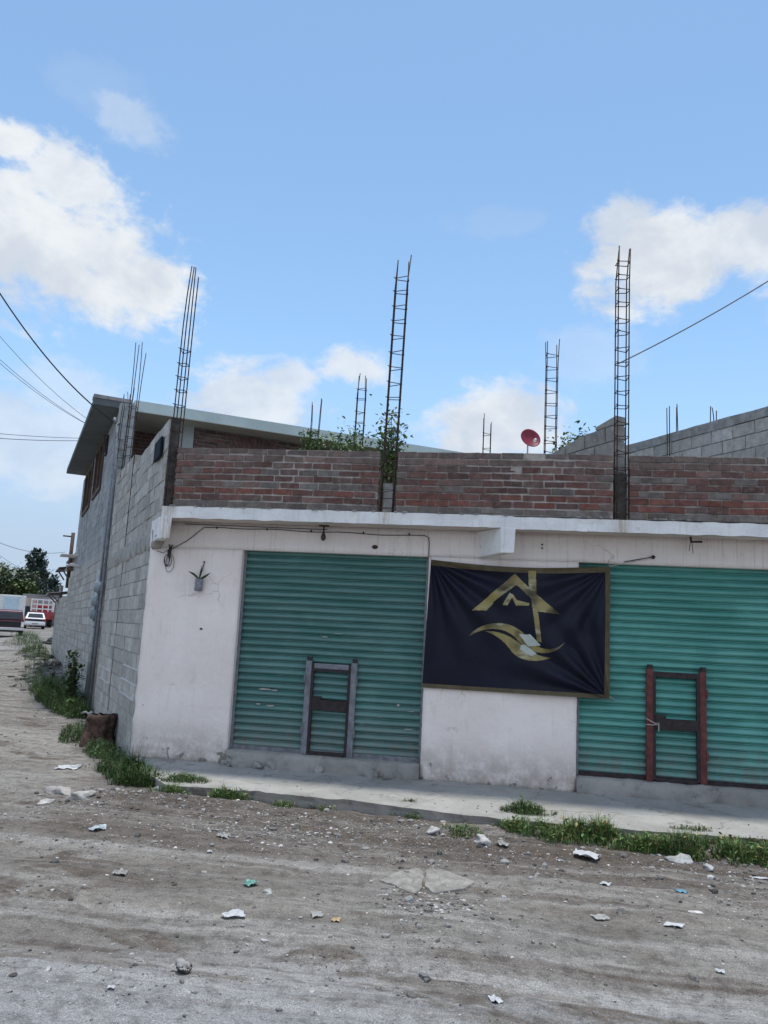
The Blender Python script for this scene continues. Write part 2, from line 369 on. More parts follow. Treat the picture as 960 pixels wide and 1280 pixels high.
# ------------------------------------------------------------------ mesh builder
class MB:
    def __init__(s): s.bm = bmesh.new(); s.tint = s.bm.loops.layers.float_color.new('tint')
    def face(s, pts, tint=None, mi=0):
        vs = [s.bm.verts.new(p) for p in pts]
        f = s.bm.faces.new(vs); f.material_index = mi
        if tint:
            for l in f.loops: l[s.tint] = (*tint, 1)
        return f
    def hexa(s, p, tint=None, mi=0):
        """8 points: bottom ring 0-3, top ring 4-7 (counter-clockwise seen from above)"""
        v = [s.bm.verts.new(q) for q in p]
        for idx in ((3, 2, 1, 0), (4, 5, 6, 7), (0, 1, 5, 4), (1, 2, 6, 5), (2, 3, 7, 6), (3, 0, 4, 7)):
            f = s.bm.faces.new([v[i] for i in idx]); f.material_index = mi
            if tint:
                for l in f.loops: l[s.tint] = (*tint, 1)
    def box(s, a, b, tint=None, fn=None, mi=0):
        (x0, y0, z0), (x1, y1, z1) = a, b
        p = [Vector(q) for q in ((x0, y0, z0), (x1, y0, z0), (x1, y1, z0), (x0, y1, z0), (x0, y0, z1), (x1, y0, z1), (x1, y1, z1), (x0, y1, z1))]
        if fn: p = [fn(*q) for q in p]
        s.hexa(p, tint, mi)
    def prism(s, outline, z0, z1, tint=None):
        n = len(outline)
        lo = [s.bm.verts.new((x, y, z0)) for x, y in outline]; hi = [s.bm.verts.new((x, y, z1)) for x, y in outline]
        fs = [s.bm.faces.new(lo[::-1]), s.bm.faces.new(hi)]
        for i in range(n): fs.append(s.bm.faces.new((lo[i], lo[(i+1) % n], hi[(i+1) % n], hi[i])))
        if tint:
            for f in fs:
                for l in f.loops: l[s.tint] = (*tint, 1)
    def tube(s, pts, r, seg=6, tint=None, cap=True, r1=None):
        pts = [Vector(p) for p in pts]; rings = []
        n = len(pts)
        for i, p in enumerate(pts):
            d = (pts[min(i+1, n-1)] - pts[max(i-1, 0)])
            if d.length < 1e-9: d = Vector((0, 0, 1))
            d.normalize()
            a = d.cross(Vector((0, 0, 1)) if abs(d.z) < .9 else Vector((1, 0, 0))).normalized(); c = d.cross(a)
            rr = r if r1 is None else r + (r1-r)*i/(n-1)
            rings.append([s.bm.verts.new(p + a*math.cos(t)*rr + c*math.sin(t)*rr) for t in [2*math.pi*k/seg for k in range(seg)]])
        fs = []
        for i in range(n-1):
            for k in range(seg):
                fs.append(s.bm.faces.new((rings[i][k], rings[i][(k+1) % seg], rings[i+1][(k+1) % seg], rings[i+1][k])))
        if cap: fs += [s.bm.faces.new(rings[0][::-1]), s.bm.faces.new(rings[-1])]
        for f in fs: f.smooth = seg > 5
        if tint:
            for f in fs:
                for l in f.loops: l[s.tint] = (*tint, 1)
    def lathe(s, prof, seg=20, fn=None, tint=None):
        rings = []
        for r, z in prof:
            ring = []
            for k in range(seg):
                t = 2*math.pi*k/seg; q = Vector((r*math.cos(t), r*math.sin(t), z))
                ring.append(s.bm.verts.new(fn(q) if fn else q))
            rings.append(ring)
        fs = []
        for i in range(len(rings)-1):
            for k in range(seg): fs.append(s.bm.faces.new((rings[i][k], rings[i][(k+1) % seg], rings[i+1][(k+1) % seg], rings[i+1][k])))
        fs += [s.bm.faces.new(rings[0][::-1]), s.bm.faces.new(rings[-1])]
        for f in fs[:-2]: f.smooth = True
        if tint:
            for f in fs:
                for l in f.loops: l[s.tint] = (*tint, 1)
    def rock(s, c, size, sub=2, seed=0, tint=None, rough=.35, flat=False):
        r = bmesh.ops.create_icosphere(s.bm, subdivisions=sub, radius=1.0)
        c = Vector(c); off = Vector((seed*3.7, seed*1.3, seed*2.1))
        rot = Matrix.Rotation(seed*1.7, 3, 'Z')
        for v in r['verts']:
            q = v.co.copy()
            k = 1 + rough*fbm(q*1.1+off, 3)
            # cut to planes so that it reads as broken stone
            for j in range(5):
                d = Vector((math.sin(seed*9+j*2.4), math.cos(seed*5+j*4.1), math.sin(j*1.9+seed)*.8)).normalized()
                t = q.dot(d)
                if t > .62: q -= d*(t-.62)*.85
            q = q*k
            q = rot @ Vector((q.x*size[0], q.y*size[1], q.z*size[2]))
            v.co = c + q
        for f in {f for v in r['verts'] for f in v.link_faces}:
            f.smooth = not flat
            if tint:
                for l in f.loops: l[s.tint] = (*tint, 1)
    def build(s, name, mat, parent=None, origin=None, recalc=True, bevel=0):
        if recalc: bmesh.ops.recalc_face_normals(s.bm, faces=s.bm.faces)
        me = bpy.data.meshes.new(name); 
        if origin is not None:
            o3 = Vector(origin)
            for v in s.bm.verts: v.co -= o3
        s.bm.to_mesh(me); s.bm.free()
        for m in (mat if isinstance(mat, (list, tuple)) else [mat]): me.materials.append(m)
        o = bpy.data.objects.new(name, me); C.objects.link(o)
        if origin is not None: o.location = origin
        if parent is not None:
            o.parent = parent
            pw = Vector((0, 0, 0)); q = parent
            while q is not None: pw += q.location; q = q.parent
            o.location = Vector(origin or (0, 0, 0)) - pw
        if bevel:
            md = o.modifiers.new('bevel', 'BEVEL'); md.width = bevel; md.segments = 2; md.limit_method = 'ANGLE'
        return o
def tag(o, label, cat, group=None, kind=None):
    if label: o['label'] = label
    if cat: o['category'] = cat
    if group: o['group'] = group
    if kind: o['kind'] = kind
    return o
def thing(name, loc, label, cat, group=None):
    o = bpy.data.objects.new(name, None); o.location = loc; o.empty_display_size = .1; C.objects.link(o)
    return tag(o, label, cat, group)
def W(x, y, z): return Vector((x, y, z))

# ------------------------------------------------------------------ masonry
def jit(a): return random.uniform(-a, a)
def masonry(mb, fn, u0, u1, z0, nrow, rowh, bl, gap, depth, pal, half=True, jitter=.003, mortar=(.25, .23, .21), rowtint=None, inset=.012, clip=None, head=None):
    """courses of bricks on the plane fn(u, d, z): d=0 is the face, +d goes inwards"""
    for r in range(nrow):
        za = z0 + r*rowh + gap/2; zb = z0 + (r+1)*rowh - gap/2
        u = u0 - (bl*.5 if (r % 2 and half) else 0) - random.uniform(0, bl*.2)
        while u < u1:
            L = bl*random.uniform(.93, 1.07)
            a, b = max(u+gap/2, u0), min(u+L-gap/2, u1)
            u += L
            if b-a < .03: continue
            if clip and not clip((a+b)/2, (za+zb)/2): continue
            t = random.choice(pal if not rowtint or r not in rowtint else rowtint[r]); k = random.uniform(.82, 1.18); t = tuple(c*k for c in t)
            d0 = jit(jitter)
            p = []
            for zz, (aa, dd) in ((z, q) for z in (za, zb) for q in ((a, 0), (b, 0), (b, 1), (a, 1))):
                dj = d0 + jit(jitter*.7) if dd == 0 else depth
                p.append(fn(aa+jit(jitter), dj, zz+jit(jitter)))
            mb.hexa(p, t)
            if head and b < u1-.02:
                hd, hc_ = head; dd = hd+jit(.003); mb.box((b+.001, dd, za+.004), (b+gap-.001, depth-.02, zb-.003), tuple(c*random.uniform(.85, 1.1) for c in hc_), fn)
    if not clip:
        mb.box((u0+.004, inset, z0+.002), (u1-.004, depth-.01, z0+nrow*rowh-.004), mortar, lambda u, d, z: fn(u, d, z))

BR = [(.172, .088, .074), (.152, .084, .073), (.138, .082, .073), (.172, .112, .098), (.145, .102, .091), (.122, .077, .069)]
BG = [(.165, .145, .132), (.145, .122, .11), (.18, .162, .15)]
BRED = [(.185, .078, .063), (.17, .077, .064), (.15, .082, .071), (.195, .084, .067)]
BL = [(.41, .388, .352), (.44, .415, .378), (.37, .35, .32), (.47, .445, .405), (.42, .395, .36)]

# ================================================================== SHOP BUILDING
shop = thing('shop_building', (0, 0, 0), 'single storey corner shop with white plaster front, green rolling shutters and brick parapet', 'building')
YE = -.45                                   # front edge of the overhanging slab
def F(u, d, z): return W(u, d, z)
# white plaster front ------------------------------------------------
def wavy(outline_fn): pass
mb = MB()
T = .16
def wall_piece(x0, x1, z0, z1, skew=False):
    nx = max(2, int((x1-x0)/.06)); nz = max(2, int((z1-z0)/.06))
    def P(i, k):
        x = x0+(x1-x0)*i/nx; z = z0+(z1-z0)*k/nz
        y = .006*fbm((x*1.5, z*1.5, 4), 3)
        if skew and i == 0:
            x += .013*fbm((z*6, 1, 2), 4)
        edge = (i in (0, nx))
        if edge and not skew: x += .004*fbm((z*9, x, 2), 3)
        return W(x, y, z)
    g = [[mb.bm.verts.new(P(i, k)) for k in range(nz+1)] for i in range(nx+1)]
    for i in range(nx):
        for k in range(nz): mb.bm.faces.new((g[i][k], g[i+1][k], g[i+1][k+1], g[i][k+1])).smooth = True
    def strip(a):
        bk = [mb.bm.verts.new((v.co.x + (T*.0 if not skew else 0), T, v.co.z)) for v in a]
        for i in range(len(a)-1): mb.bm.faces.new((a[i], a[i+1], bk[i+1], bk[i]))
    strip([g[i][0] for i in range(nx+1)]); strip([g[i][nz] for i in range(nx+1)][::-1])
    strip([g[0][k] for k in range(nz+1)][::-1]); strip([g[nx][k] for k in range(nz+1)])
wall_piece(-.02, 1.285, .12, 2.885, True)
wall_piece(3.77, 5.64, .12, 2.885)
wall_piece(8.72, 9.62, .12, 2.885)
wall_piece(-.035, 9.62, 2.886, 3.235)
mb.build('plaster_wall', M['plaster'], shop)
# rough thresholds under the shutters
for x0, x1, seed, yf in ((1.29, 3.765, 1, -.07), (5.645, 8.715, 2, -.035)):
    mb = MB(); n = 70
    prof = [(-.01, .10), (-.02, .16), (0, .24), (.012, .295), (.05, .315), (.22, .318)]
    rows = []
    for i in range(n+1):
        x = x0+(x1-x0)*i/n
        rows.append([mb.bm.verts.new((x, yf + py + (.05*fbm((x*6, pz*9, seed), 5) if j < 5 else 0), pz + (.022*fbm((x*5, seed, pz*3), 4) if 0 < j < 5 else 0))) for j, (py, pz) in enumerate(prof)])
    for i in range(n):
        for j in range(len(prof)-1): mb.bm.faces.new((rows[i][j], rows[i+1][j], rows[i+1][j+1], rows[i][j+1])).smooth = True
    mb.bm.faces.new(rows[0][::-1]); mb.bm.faces.new(rows[-1])
    if seed == 1:
        for k, (x, sx, sz) in enumerate(((1.33, .11, .06), (1.5, .13, .07), (1.72, .14, .05), (1.92, .12, .055), (3.17, .14, .05), (3.42, .15, .05), (2.5, .1, .05))):
            mb.rock((x, -.085, .15+sz*.35), (sx, .07, sz*1.25), 2, k+3, None, .5, True)
    mb.build('threshold', M['kerbdark'], shop)

# shutters -----------------------------------------------------------
def shutter(x0, x1, z0, z1, yy, mat, seed, lab):
    mb = MB(); pitch = .0915
    prof = [(.006, .0), (-.010, .015), (-.014, .07), (-.012, .12), (.002, .15), (.002, .19), (-.012, .21), (-.024, .30), (-.031, .42), (-.032, .52), (-.027, .66), (-.017, .80), (-.006, .93)]
    nz = int((z1-z0)/pitch)+1; nx = 60
    pts = []
    for k in range(nz):
        for (py, f) in prof:
            z = z0 + (k+f)*pitch
            if z < z1: pts.append((py, z))
    cols = []
    for i in range(nx+1):
        x = x0+(x1-x0)*i/nx
        cols.append([mb.bm.verts.new((x, yy+py*1.35+.020*fbm((x*.9, z*.9, seed), 2)+.003*fbm((x*5, z*5, seed), 2), z+.003*fbm((x*1.2, z*.5, seed+5), 2))) for py, z in pts])
    for i in range(nx):
        for k in range(len(pts)-1): mb.bm.faces.new((cols[i][k], cols[i+1][k], cols[i+1][k+1], cols[i][k+1])).smooth = True
    sh = mb.build('rolling_shutter', mat, shop)
    sh['label'] = lab
    for xa, xb in ((x0-.02, x0+.03), (x1-.03, x1+.02)):
        g = MB(); g.box((xa, yy-.062, z0-.02), (xb, yy-.046, z1)); g.box((xa, yy+.016, z0-.02), (xb, yy+.05, z1-.01))
        g.build('guide_rail', M['steel'], sh)
    g = MB(); g.box((x0, yy-.036, z0-.035), (x1, yy+.02, z0+.028)); g.build('bottom_bar', M['steel'] if seed == 1 else M['darksteel'], sh, bevel=.006)
    return sh
shA = shutter(1.292, 3.765, .345, 2.9, .145, M['shutter_a'], 1, 'faded blue green rolling shutter beside the banner')
shB = shutter(5.645, 8.715, .345, 2.9, .145, M['shutter_b'], 2, 'brighter turquoise rolling shutter with red brown door frame')
# old paint left on slats
random.seed(3)
def dab(x, z, w, h):
    mb = MB(); n = 9; c = []
    for i in range(n):
        t = 2*math.pi*i/n; c.append(W(x+w*math.cos(t)*random.uniform(.6, 1.15), .145-.047, z+h*math.sin(t)*random.uniform(.6, 1.2)))
    mb.face(c); mb.build('paint_smear', M['paper2'], shA)
def wicket(sh, xl, xr, z0, z1, zl, matpost, edge, gy):
    w = .075
    for x, s in ((xl, 1), (xr, -1)):
        g = MB(); g.box((x-w/2, gy, z0), (x+w/2, gy+.05, z1))
        g.box((x-.025, gy-.004, z1), (x+.035, gy+.045, z1+.05), mi=1)
        # hinges
        for zz in (z0+.25*(z1-z0), z0+.8*(z1-z0)):
            g.tube([(x-s*w*.55, gy-.006, zz-.05), (x-s*w*.55, gy-.006, zz+.05)], .014, 8)
        g.build('door_post', [matpost, M['darksteel']], sh, bevel=.004)
        g = MB(); xi = x+s*w/2
        g.box((min(xi, xi+s*.035), gy+.006, z0+.02), (max(xi, xi+s*.035), gy+.05, z1-.03)); g.build('door_stile', M['darksteel'], sh)
    g = MB(); g.box((xl+w/2+.035, gy+.004, z1-.095), (xr-w/2-.035, gy+.05, z1-.03)); g.build('door_rail', edge, sh, bevel=.004)
    if edge is not M['darksteel']:
        g = MB(); g.box((xl+w/2+.035, gy+.01, z1-.13), (xr-w/2-.035, gy+.05, z1-.096)); g.build('door_rail', M['darksteel'], sh)
    g = MB(); g.box((xl+w/2+.035, gy+.002, z0), (xr-w/2-.035, gy+.05, z0+.045)); g.build('door_rail', M['darksteel'], sh, bevel=.004)
    g = MB(); g.box((xl+w/2+.034, gy-.012, zl-.065), (xr-w/2-.034, gy+.045, zl+.065))
    g.box((xl+w/2+.034, gy-.010, zl+.065), (xl+w/2+.15, gy+.040, zl+.105))
    g.box((xl+w/2+.06, gy-.018, zl+.01), (xl+w/2+.11, gy-.012, zl+.05))
    g.build('lock_plate', M['darksteel'], sh, bevel=.005)
wicket(shA, 2.27, 2.865, .318, 1.49, .94, M['steel'], M['steel'], .06)
wicket(shB, 6.50, 7.115, .318, 1.63, .985, M['oxide'], M['darksteel'], .055)
for (x, z, w, h) in ((1.70, 1.09, .10, .014), (1.83, 1.085, .05, .010), (1.62, .90, .035, .010), (1.78, .885, .06, .013), (2.06, .86, .03, .008), (2.45, 1.80, .05, .008), (2.62, 1.85, .07, .005), (3.22, .84, .05, .009), (3.45, 1.0, .02, .018), (3.62, .93, .06, .005), (3.6, .71, .07, .006), (3.0, .74, .05, .007)):
    dab(x, z, w, h)
# twist of wire on the red brown frame
g = MB(); g.tube([(6.46, .05, 1.04), (6.5, .035, 1.02), (6.56, .035, .99), (6.60, .035, 1.0), (6.60, .035, .90)], .006, 5); g.tube([(6.46, .05, .97), (6.53, .036, .97), (6.59, .036, .98)], .005, 5)
g.build('wire_tie', M['string'], shB)

# slab, fascia, beam ends ----------------------------------------------
def skew(y): return -y*.6613     # x offset that follows the side street direction
mb = MB()
nx = 160
prof = [(YE, 3.225), (YE, 3.30), (YE, 3.375), (.12, 3.385), (.12, 3.24)]
cols = []
for i in range(nx+1):
    f = i/nx; col = []
    for j, (y, z) in enumerate(prof):
        x = (.302 + skew(0)*0) + f*9.55 if y < 0 else f*9.7
        if y < 0: x = .30 + f*9.45
        dy = .010*fbm((x*3, z*9, 1), 3) if j < 3 else 0
        dz = (.010*fbm((x*5, 3, 2), 4)-.012*sstep(4.7, 4.95, x)) if j in (0, 2) else 0
        col.append(mb.bm.verts.new((x, y+dy, z+dz)))
    cols.append(col)
for i in range(nx):
    for j in range(len(prof)):
        a = j; b2 = (j+1) % len(prof)
        f = mb.bm.faces.new((cols[i][a], cols[i+1][a], cols[i+1][b2], cols[i][b2])); f.material_index = 0 if j < 3 else 1
mb.bm.faces.new(cols[0][::-1]); mb.bm.faces.new(cols[-1])
mb.build('roof_slab', [M['white_edge'], M['soffit']], shop)
mb = MB(); q = [S(.6, .2, 0), W(9.6, .13, 0), W(9.6, .13, 0)+SD*5.5, S(6.0, .2, 0)]
mb.prism([(p.x, p.y) for p in (W(.3, .13, 0), W(9.6, .13, 0), W(9.6, .13, 0)+SD*5.5, S(6.1, .2, 0))], 3.24, 3.384)
mb.build('roof_deck', M['cement'], shop)
for x0, x1, zb in ((.272, .437, 2.945), (4.672, 4.832, 2.915)):
    mb = MB(); n = 6
    ring = []
    for i in range(n+1):
        t = i/n; y = (YE-.012)*(1-t) + .02*t
        xs = -(y-YE)*.6613
        zz = zb + t*.0 - .02*t
        j = .006*fbm((x0*3, t*6, 1), 2)
        ring.append([mb.bm.verts.new((x0+xs+j, y, zz)), mb.bm.verts.new((x1+xs+j, y, zz+.004)), mb.bm.verts.new((x1+xs+.012, y, 3.23)), mb.bm.verts.new((x0+xs-.004, y, 3.23))])
    for i in range(n):
        for k in range(4): mb.bm.faces.new((ring[i][k], ring[i+1][k], ring[i+1][(k+1) % 4], ring[i][(k+1) % 4]))
    mb.bm.faces.new(ring[0]); mb.bm.faces.new(ring[-1][::-1])
    mb.build('beam_end', M['white_edge'], shop, bevel=.012)
# brick parapet ---------------------------------------------------------
PZ = 3.378
rt = {0: BG, 1: BRED+BR, 2: BRED, 8: [(.15, .12, .11), (.17, .13, .115)], 7: [(.19, .13, .115), (.16, .12, .105)], 5: BR+BG, 3: BR+BG}
for k, (x0, x1) in enumerate(((.435, 3.13), (3.365, 5.995), (6.185, 9.75))):
    random.seed(20+k); mb = MB()
    masonry(mb, lambda u, d, z: W(u, YE+.012+d+.006*math.sin(u*2+z), z+.006*math.sin(u*1.3+k)), x0, x1, PZ, 9, .0872, .262, .020, .13, BR, jitter=.0065, mortar=(.38, .345, .315), rowtint=rt, inset=.016, head=(.007, (.25, .20, .18)))
    # squeezed-out mortar at the foot
    for j in range(int((x1-x0)*5)):
        x = random.uniform(x0, x1); mb.rock((x, YE-.004, PZ+.004), (random.uniform(.03, .08), .018, .013), 1, j, (.30, .29, .275))
    mb.build('brick_parapet', M['brick'], shop)
mb = MB(); random.seed(5)
for j, (z0, z1) in enumerate(((3.38, 3.45), (3.455, 3.56), (3.57, 3.68), (3.685, 3.76))):
    mb.box((3.19+jit(.008), -.36, z0), (3.30+jit(.01), -.30, z1), (.42, .41, .39))
mb.build('mortar_fill', M['cement'], shop)
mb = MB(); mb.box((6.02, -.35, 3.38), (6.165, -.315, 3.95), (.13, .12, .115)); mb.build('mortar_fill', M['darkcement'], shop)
# block side wall -------------------------------------------------------
random.seed(11)
mb = MB()
fs = lambda u, d, z: S(u, d-.004+.007*math.sin(u*1.3+z*.8), z)
mort = (.31, .295, .27)
masonry(mb, fs, .03, 3.02, 0.0, 14, .2045, .41, .010, .15, BL, jitter=.0035, mortar=mort)
masonry(mb, fs, 3.12, 5.55, 0.0, 14, .2045, .41, .010, .15, BL, jitter=.0035, mortar=mort)
masonry(mb, fs, -.50, 3.02, 3.12, 7, .205, .41, .011, .15, BL, jitter=.006, mortar=mort)
masonry(mb, fs, 3.12, 5.55, 3.12, 8, .205, .41, .011, .15, BL, jitter=.006, mortar=mort)
# lighter front pier of mortar where paint stops, white pointing low down
for j, (s0, s1, zz) in enumerate(((.12, 1.6, 1.227), (.16, 1.75, 1.022), (.2, 1.8, .818), (3.2, 4.9, .818), (3.2, 5.2, 1.022))):
    mb.box((s0, -.012, zz-.012), (s1, .02, zz+.011), (.62, .62, .61), fs)
mb.build('block_wall', M['block'], shop)
# cast band at floor level
mb = MB(); n = 90; rows = []
prof = [(.0, 2.84), (-.018, 2.87), (-.026, 2.98), (-.02, 3.08), (-.004, 3.135), (.1, 3.135), (.1, 2.84)]
for i in range(n+1):
    u = -.49 + 6.05*i/n
    rows.append([mb.bm.verts.new(S(u, d+.007*math.sin(u*1.3+z*.8)+(.018*fbm((u*4, z*9, 1), 4) if j < 5 else 0), z+(.03*fbm((u*3.2, j, 4), 4) if j in (0, 1, 3, 4) else 0) + (.13*max(0, -u)/.49 if j < 2 or j == 6 else 0))) for j, (d, z) in enumerate(prof)])
for i in range(n):
    for j in range(len(prof)): mb.bm.faces.new((rows[i][j], rows[i+1][j], rows[i+1][(j+1) % 7], rows[i][(j+1) % 7])).smooth = True
mb.bm.faces.new(rows[0][::-1]); mb.bm.faces.new(rows[-1])
mb.build('concrete_band', M['mortarband'], shop)
mb = MB(); mb.box((3.021, .035, 0), (3.119, .13, 4.5), None, lambda u, d, z: S(u, d, z)); mb.build('wall_recess', M['cement'], shop)
mb = MB(); mb.box((-.522, -.015, 3.39), (-.36, .115, 4.58), None, lambda u, d, z: S(u, d+.03, z)); mb.build('wall_recess', M['darkcement'], shop)  # dark cement slab covering the block wall's front end
mb = MB()
for ds, o in ((3.045, -.004), (3.095, .004)): mb.tube([S(ds, o, .05), S(ds+.01, o, 2), S(ds, o, 4.78)], .008, 5)
for k in range(16): mb.tube([S(3.04, -.004, 1.9+.18*k), S(3.1, -.004, 1.9+.18*k)], .006, 5)
mb.build('embedded_bar', M['rust'], shop)

# ================================================================== REBAR COLUMNS
def rebar(loc, w, d, h, step, z_tied, ang=0, lean=(0, 0), r=.0065, label='', extra=0, seed=0, group='rebar columns rising above the roofs', nb=4, z_from=.05):
    rnd = random.Random(seed)
    t = thing('rebar_column', loc, label, 'rebar column', group)
    t.rotation_euler[2] = ang
    corners = [(-w/2, -d/2), (w/2, -d/2), (w/2, d/2), (-w/2, d/2)][:nb]
    for i, (x, y) in enumerate(corners):
        hh = h - rnd.uniform(0, extra+.02)
        g = MB(); pts = []; bend = (rnd.uniform(-.03, .03), rnd.uniform(-.03, .03))
        for k in range(9):
            f = k/8; z = hh*f; fr = max(0, (z-z_tied)/max(.1, h-z_tied))
            pts.append((x+lean[0]*z+bend[0]*fr*fr*1.5, y+lean[1]*z+bend[1]*fr*fr*1.5, z))
        g.tube(pts, r, 6); o = g.build('bar', M['rust']); o.parent = t
    z = z_from; 
    while z < z_tied+.001:
        g = MB(); e = .006; zz = z+rnd.uniform(-.02, .02); tl = rnd.uniform(-.015, .015)
        ring = [Vector((x*(1+e*2/w)+lean[0]*zz, y*(1+e*2/d)+lean[1]*zz, zz+tl*(1 if i % 2 else -1))) for i, (x, y) in enumerate([(-w/2, -d/2), (w/2, -d/2), (w/2, d/2), (-w/2, d/2)])]
        for i in range(4): g.tube([ring[i], ring[(i+1) % 4]], r*.75, 5)
        g.tube([ring[0]+Vector((-.02, -.01, .01)), ring[0]+Vector((.03, 0, 0))], r*.7, 5)
        o = g.build('stirrup', M['rust']); o.parent = t
        z += step
    return t
rebar((.375, -.385, 3.378), .10, .10, 3.38, .19, 2.27, .0, (.006, .0), .0078, 'tall rebar column at the corner of the brick parapet, loose bars above its ties', .25, 1)
rebar((3.245, -.385, 3.378), .155, .09, 3.45, .205, 3.15, .0, (.015, .0), .0078, 'tall ladder like rebar column in the narrow gap of the brick parapet over the left shutter', .08, 2)
rebar((6.09, -.385, 3.378), .135, .12, 3.5, .19, 3.3, R(8), (.002, 0), .0078, 'tall rebar column in the parapet gap above the banner edge, thin wire tied to it', .08, 3)
p = S(4.9, .07, 4.6); rebar(p, .13, .13, 2.83, .2, 1.5, .2, (.02, 0), .0078, 'rebar column standing on the grey block side wall just behind the corner one', .2, 4)
p = S(6.1, .06, 5.0); rebar(p, .16, .12, 1.85, .2, .7, .2, (.02, 0), .008, 'short loose rebars beside the downpipe on the block wall', .55, 5)
p = S(7.6, .2, 6.70); rebar(p, .12, .08, .45, .3, .05, .2, (0, 0), .007, 'stubby rebar ends on the corner of the house roof', .1, 6)
rebar((.80, 5, 3.384), .16, .12, 3.17, .3, 2.6, .1, (.03, 0), .0078, 'small leaning rebar column wrapped in a vine in front of the pale roof edge', .3, 7)
rebar((2.05, 3.6, 3.384), .15, .07, 3.2, .22, 3.0, 0, (.006, 0), .0078, 'short two sided rebar ladder between the vine and the tall parapet column', .06, 8)
rebar((4.33, 5, 3.384), .14, .12, 3.05, .3, 2.7, .1, (0, 0), .0078, 'thin short rebar column left of the red satellite dish', .4, 9)
rebar((5.40, 2.5, 3.384), .175, .12, 3.43, .205, 3.25, .1, (.002, 0), .0078, 'medium rebar column right of the red satellite dish, taller than its neighbours', .12, 10)

# ================================================================== STUB WALL BEHIND THE PARAPET
sw = thing('stub_wall', (6.0, -.1, 3.384), 'short grey block stub wall with sloping top rising behind the brick parapet', 'wall')
random.seed(31); mb = MB()
so = W(6.10, -.24, 0)
f2 = lambda u, d, z: so + SD*u + NS*(d-.07) + W(0, 0, z)
def topz(u): return 4.70-.19*u
for r in range(7):
    za = 3.385+.2*r
    u = .0 - (.2 if r % 2 else 0)
    while u < 1.9:
        a, b2 = max(u, 0), min(u+.39, 1.9); u += .4
        if b2-a < .05: continue
        p = []
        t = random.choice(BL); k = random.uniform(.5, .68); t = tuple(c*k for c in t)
        for hi in (0, 1):
            for aa, dd in ((a+.006, 0), (b2-.006, 0), (b2-.006, .15), (a+.006, .15)):
                z = za+.008 if not hi else min(za+.192, topz(aa))
                p.append(f2(aa, dd+(jit(.004) if dd == 0 else 0), max(z, za+.009)))
        if topz((a+b2)/2) > za+.05: mb.hexa(p, t)
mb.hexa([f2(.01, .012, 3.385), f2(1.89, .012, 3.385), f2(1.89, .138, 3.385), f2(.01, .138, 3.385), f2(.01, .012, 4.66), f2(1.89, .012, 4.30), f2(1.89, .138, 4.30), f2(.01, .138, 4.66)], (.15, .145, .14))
mb.build('block_panel', M['block'], sw, origin=(6.0, -.1, 3.384))

# ================================================================== NEIGHBOUR
nb = thing('neighbour_wall', S(0, 8.02, 0), 'long bare grey block wall of the neighbouring building beyond the brick parapet', 'wall')
random.seed(41); mb = MB()
masonry(mb, lambda u, d, z: S(u, 8.02+d, z), -3.6, 9.5, .0, 26, .2038, .41, .016, .16, BL, jitter=.006, mortar=(.26, .26, .26))
mb.build('block_courses', M['block2'], nb, origin=S(0, 8.02, 0))
mb = MB(); n = 60; rows = []
for i in range(n+1):
    u = -3.6+13.1*i/n
    rows.append([mb.bm.verts.new(S(u, 8.02+d, z+.012*fbm((u*2, z*3, 1), 3))) for d, z in ((-.012, 5.30), (-.014, 5.45), (.17, 5.46), (.17, 5.30))])
for i in range(n):
    for j in range(4): mb.bm.faces.new((rows[i][j], rows[i+1][j], rows[i+1][(j+1) % 4], rows[i][(j+1) % 4]))
mb.bm.faces.new(rows[0][::-1]); mb.bm.faces.new(rows[-1]); mb.build('bond_beam', M['cement'], nb, origin=S(0, 8.02, 0))
# buttress with exposed bars
q = at_y(843, 566, 3.0)
v = ray(843, 566); tt = (8.0 - CAM.dot(NS))/v.dot(NS); q = CAM+v*tt
rebar(S(q.dot(SD), 7.97, 4.2), .20, .05, 1.75, .4, .1, R(34), (0, 0), .008, 'bare vertical bars against the neighbouring grey block wall', .15, 12, nb=4)
v = ray(889, 530); q = CAM+v*((8.08-CAM.dot(NS))/v.dot(NS))
rebar(S(q.dot(SD), 8.1, 5.45), .13, .05, .30, .3, .02, R(34), (.03, 0), .008, 'three stubby rebar ends on top of the neighbouring grey block wall', .08, 13, nb=3, z_from=1)

# ================================================================== HOUSE BEHIND
house = thing('block_house', S(6.2, 0, 0), 'two storey grey block house with jutting flat roof behind the shop', 'house')
HO = S(6.2, 0, 0)
random.seed(51); mb = MB()
hc = [(.30, .315, .32), (.33, .345, .345), (.27, .285, .29), (.35, .36, .36)]
def hclip(u, z):
    for a, b, c, d in ((8.95, 9.32, 5.88, 6.36), (9.75, 11.95, 5.12, 6.5), (12.9, 15.5, 5.06, 6.4)):
        if a-.1 < u < b+.1 and c < z < d: return False
    return True
masonry(mb, lambda u, d, z: S(u, d, z), 6.25, 17.1, -.1, 17, .2045, .41, .012, .15, BL, jitter=.004, mortar=(.25, .25, .25))
for a, b, c, d in ((6.3, 8.95, 3.38, 6.5), (8.95, 9.32, 3.38, 5.88), (8.95, 9.32, 6.36, 6.5), (9.32, 9.75, 3.38, 6.5), (9.75, 11.95, 3.38, 5.12), (11.95, 12.9, 3.38, 6.5), (12.9, 15.5, 3.38, 5.06), (12.9, 15.5, 6.4, 6.5), (15.5, 17.1, 3.38, 6.5)):
    nr = max(1, int(round((d-c)/.205)))
    masonry(mb, lambda u, dd, z: S(u, dd+.03, z), a, b, c, nr, (d-c)/nr, .41, .008, .14, hc, jitter=.0025, mortar=(.30, .315, .32))
mb.build('wall', M['block2'], house, origin=HO)
mb = MB(); random.seed(52)   # brick front wall, recess on the left
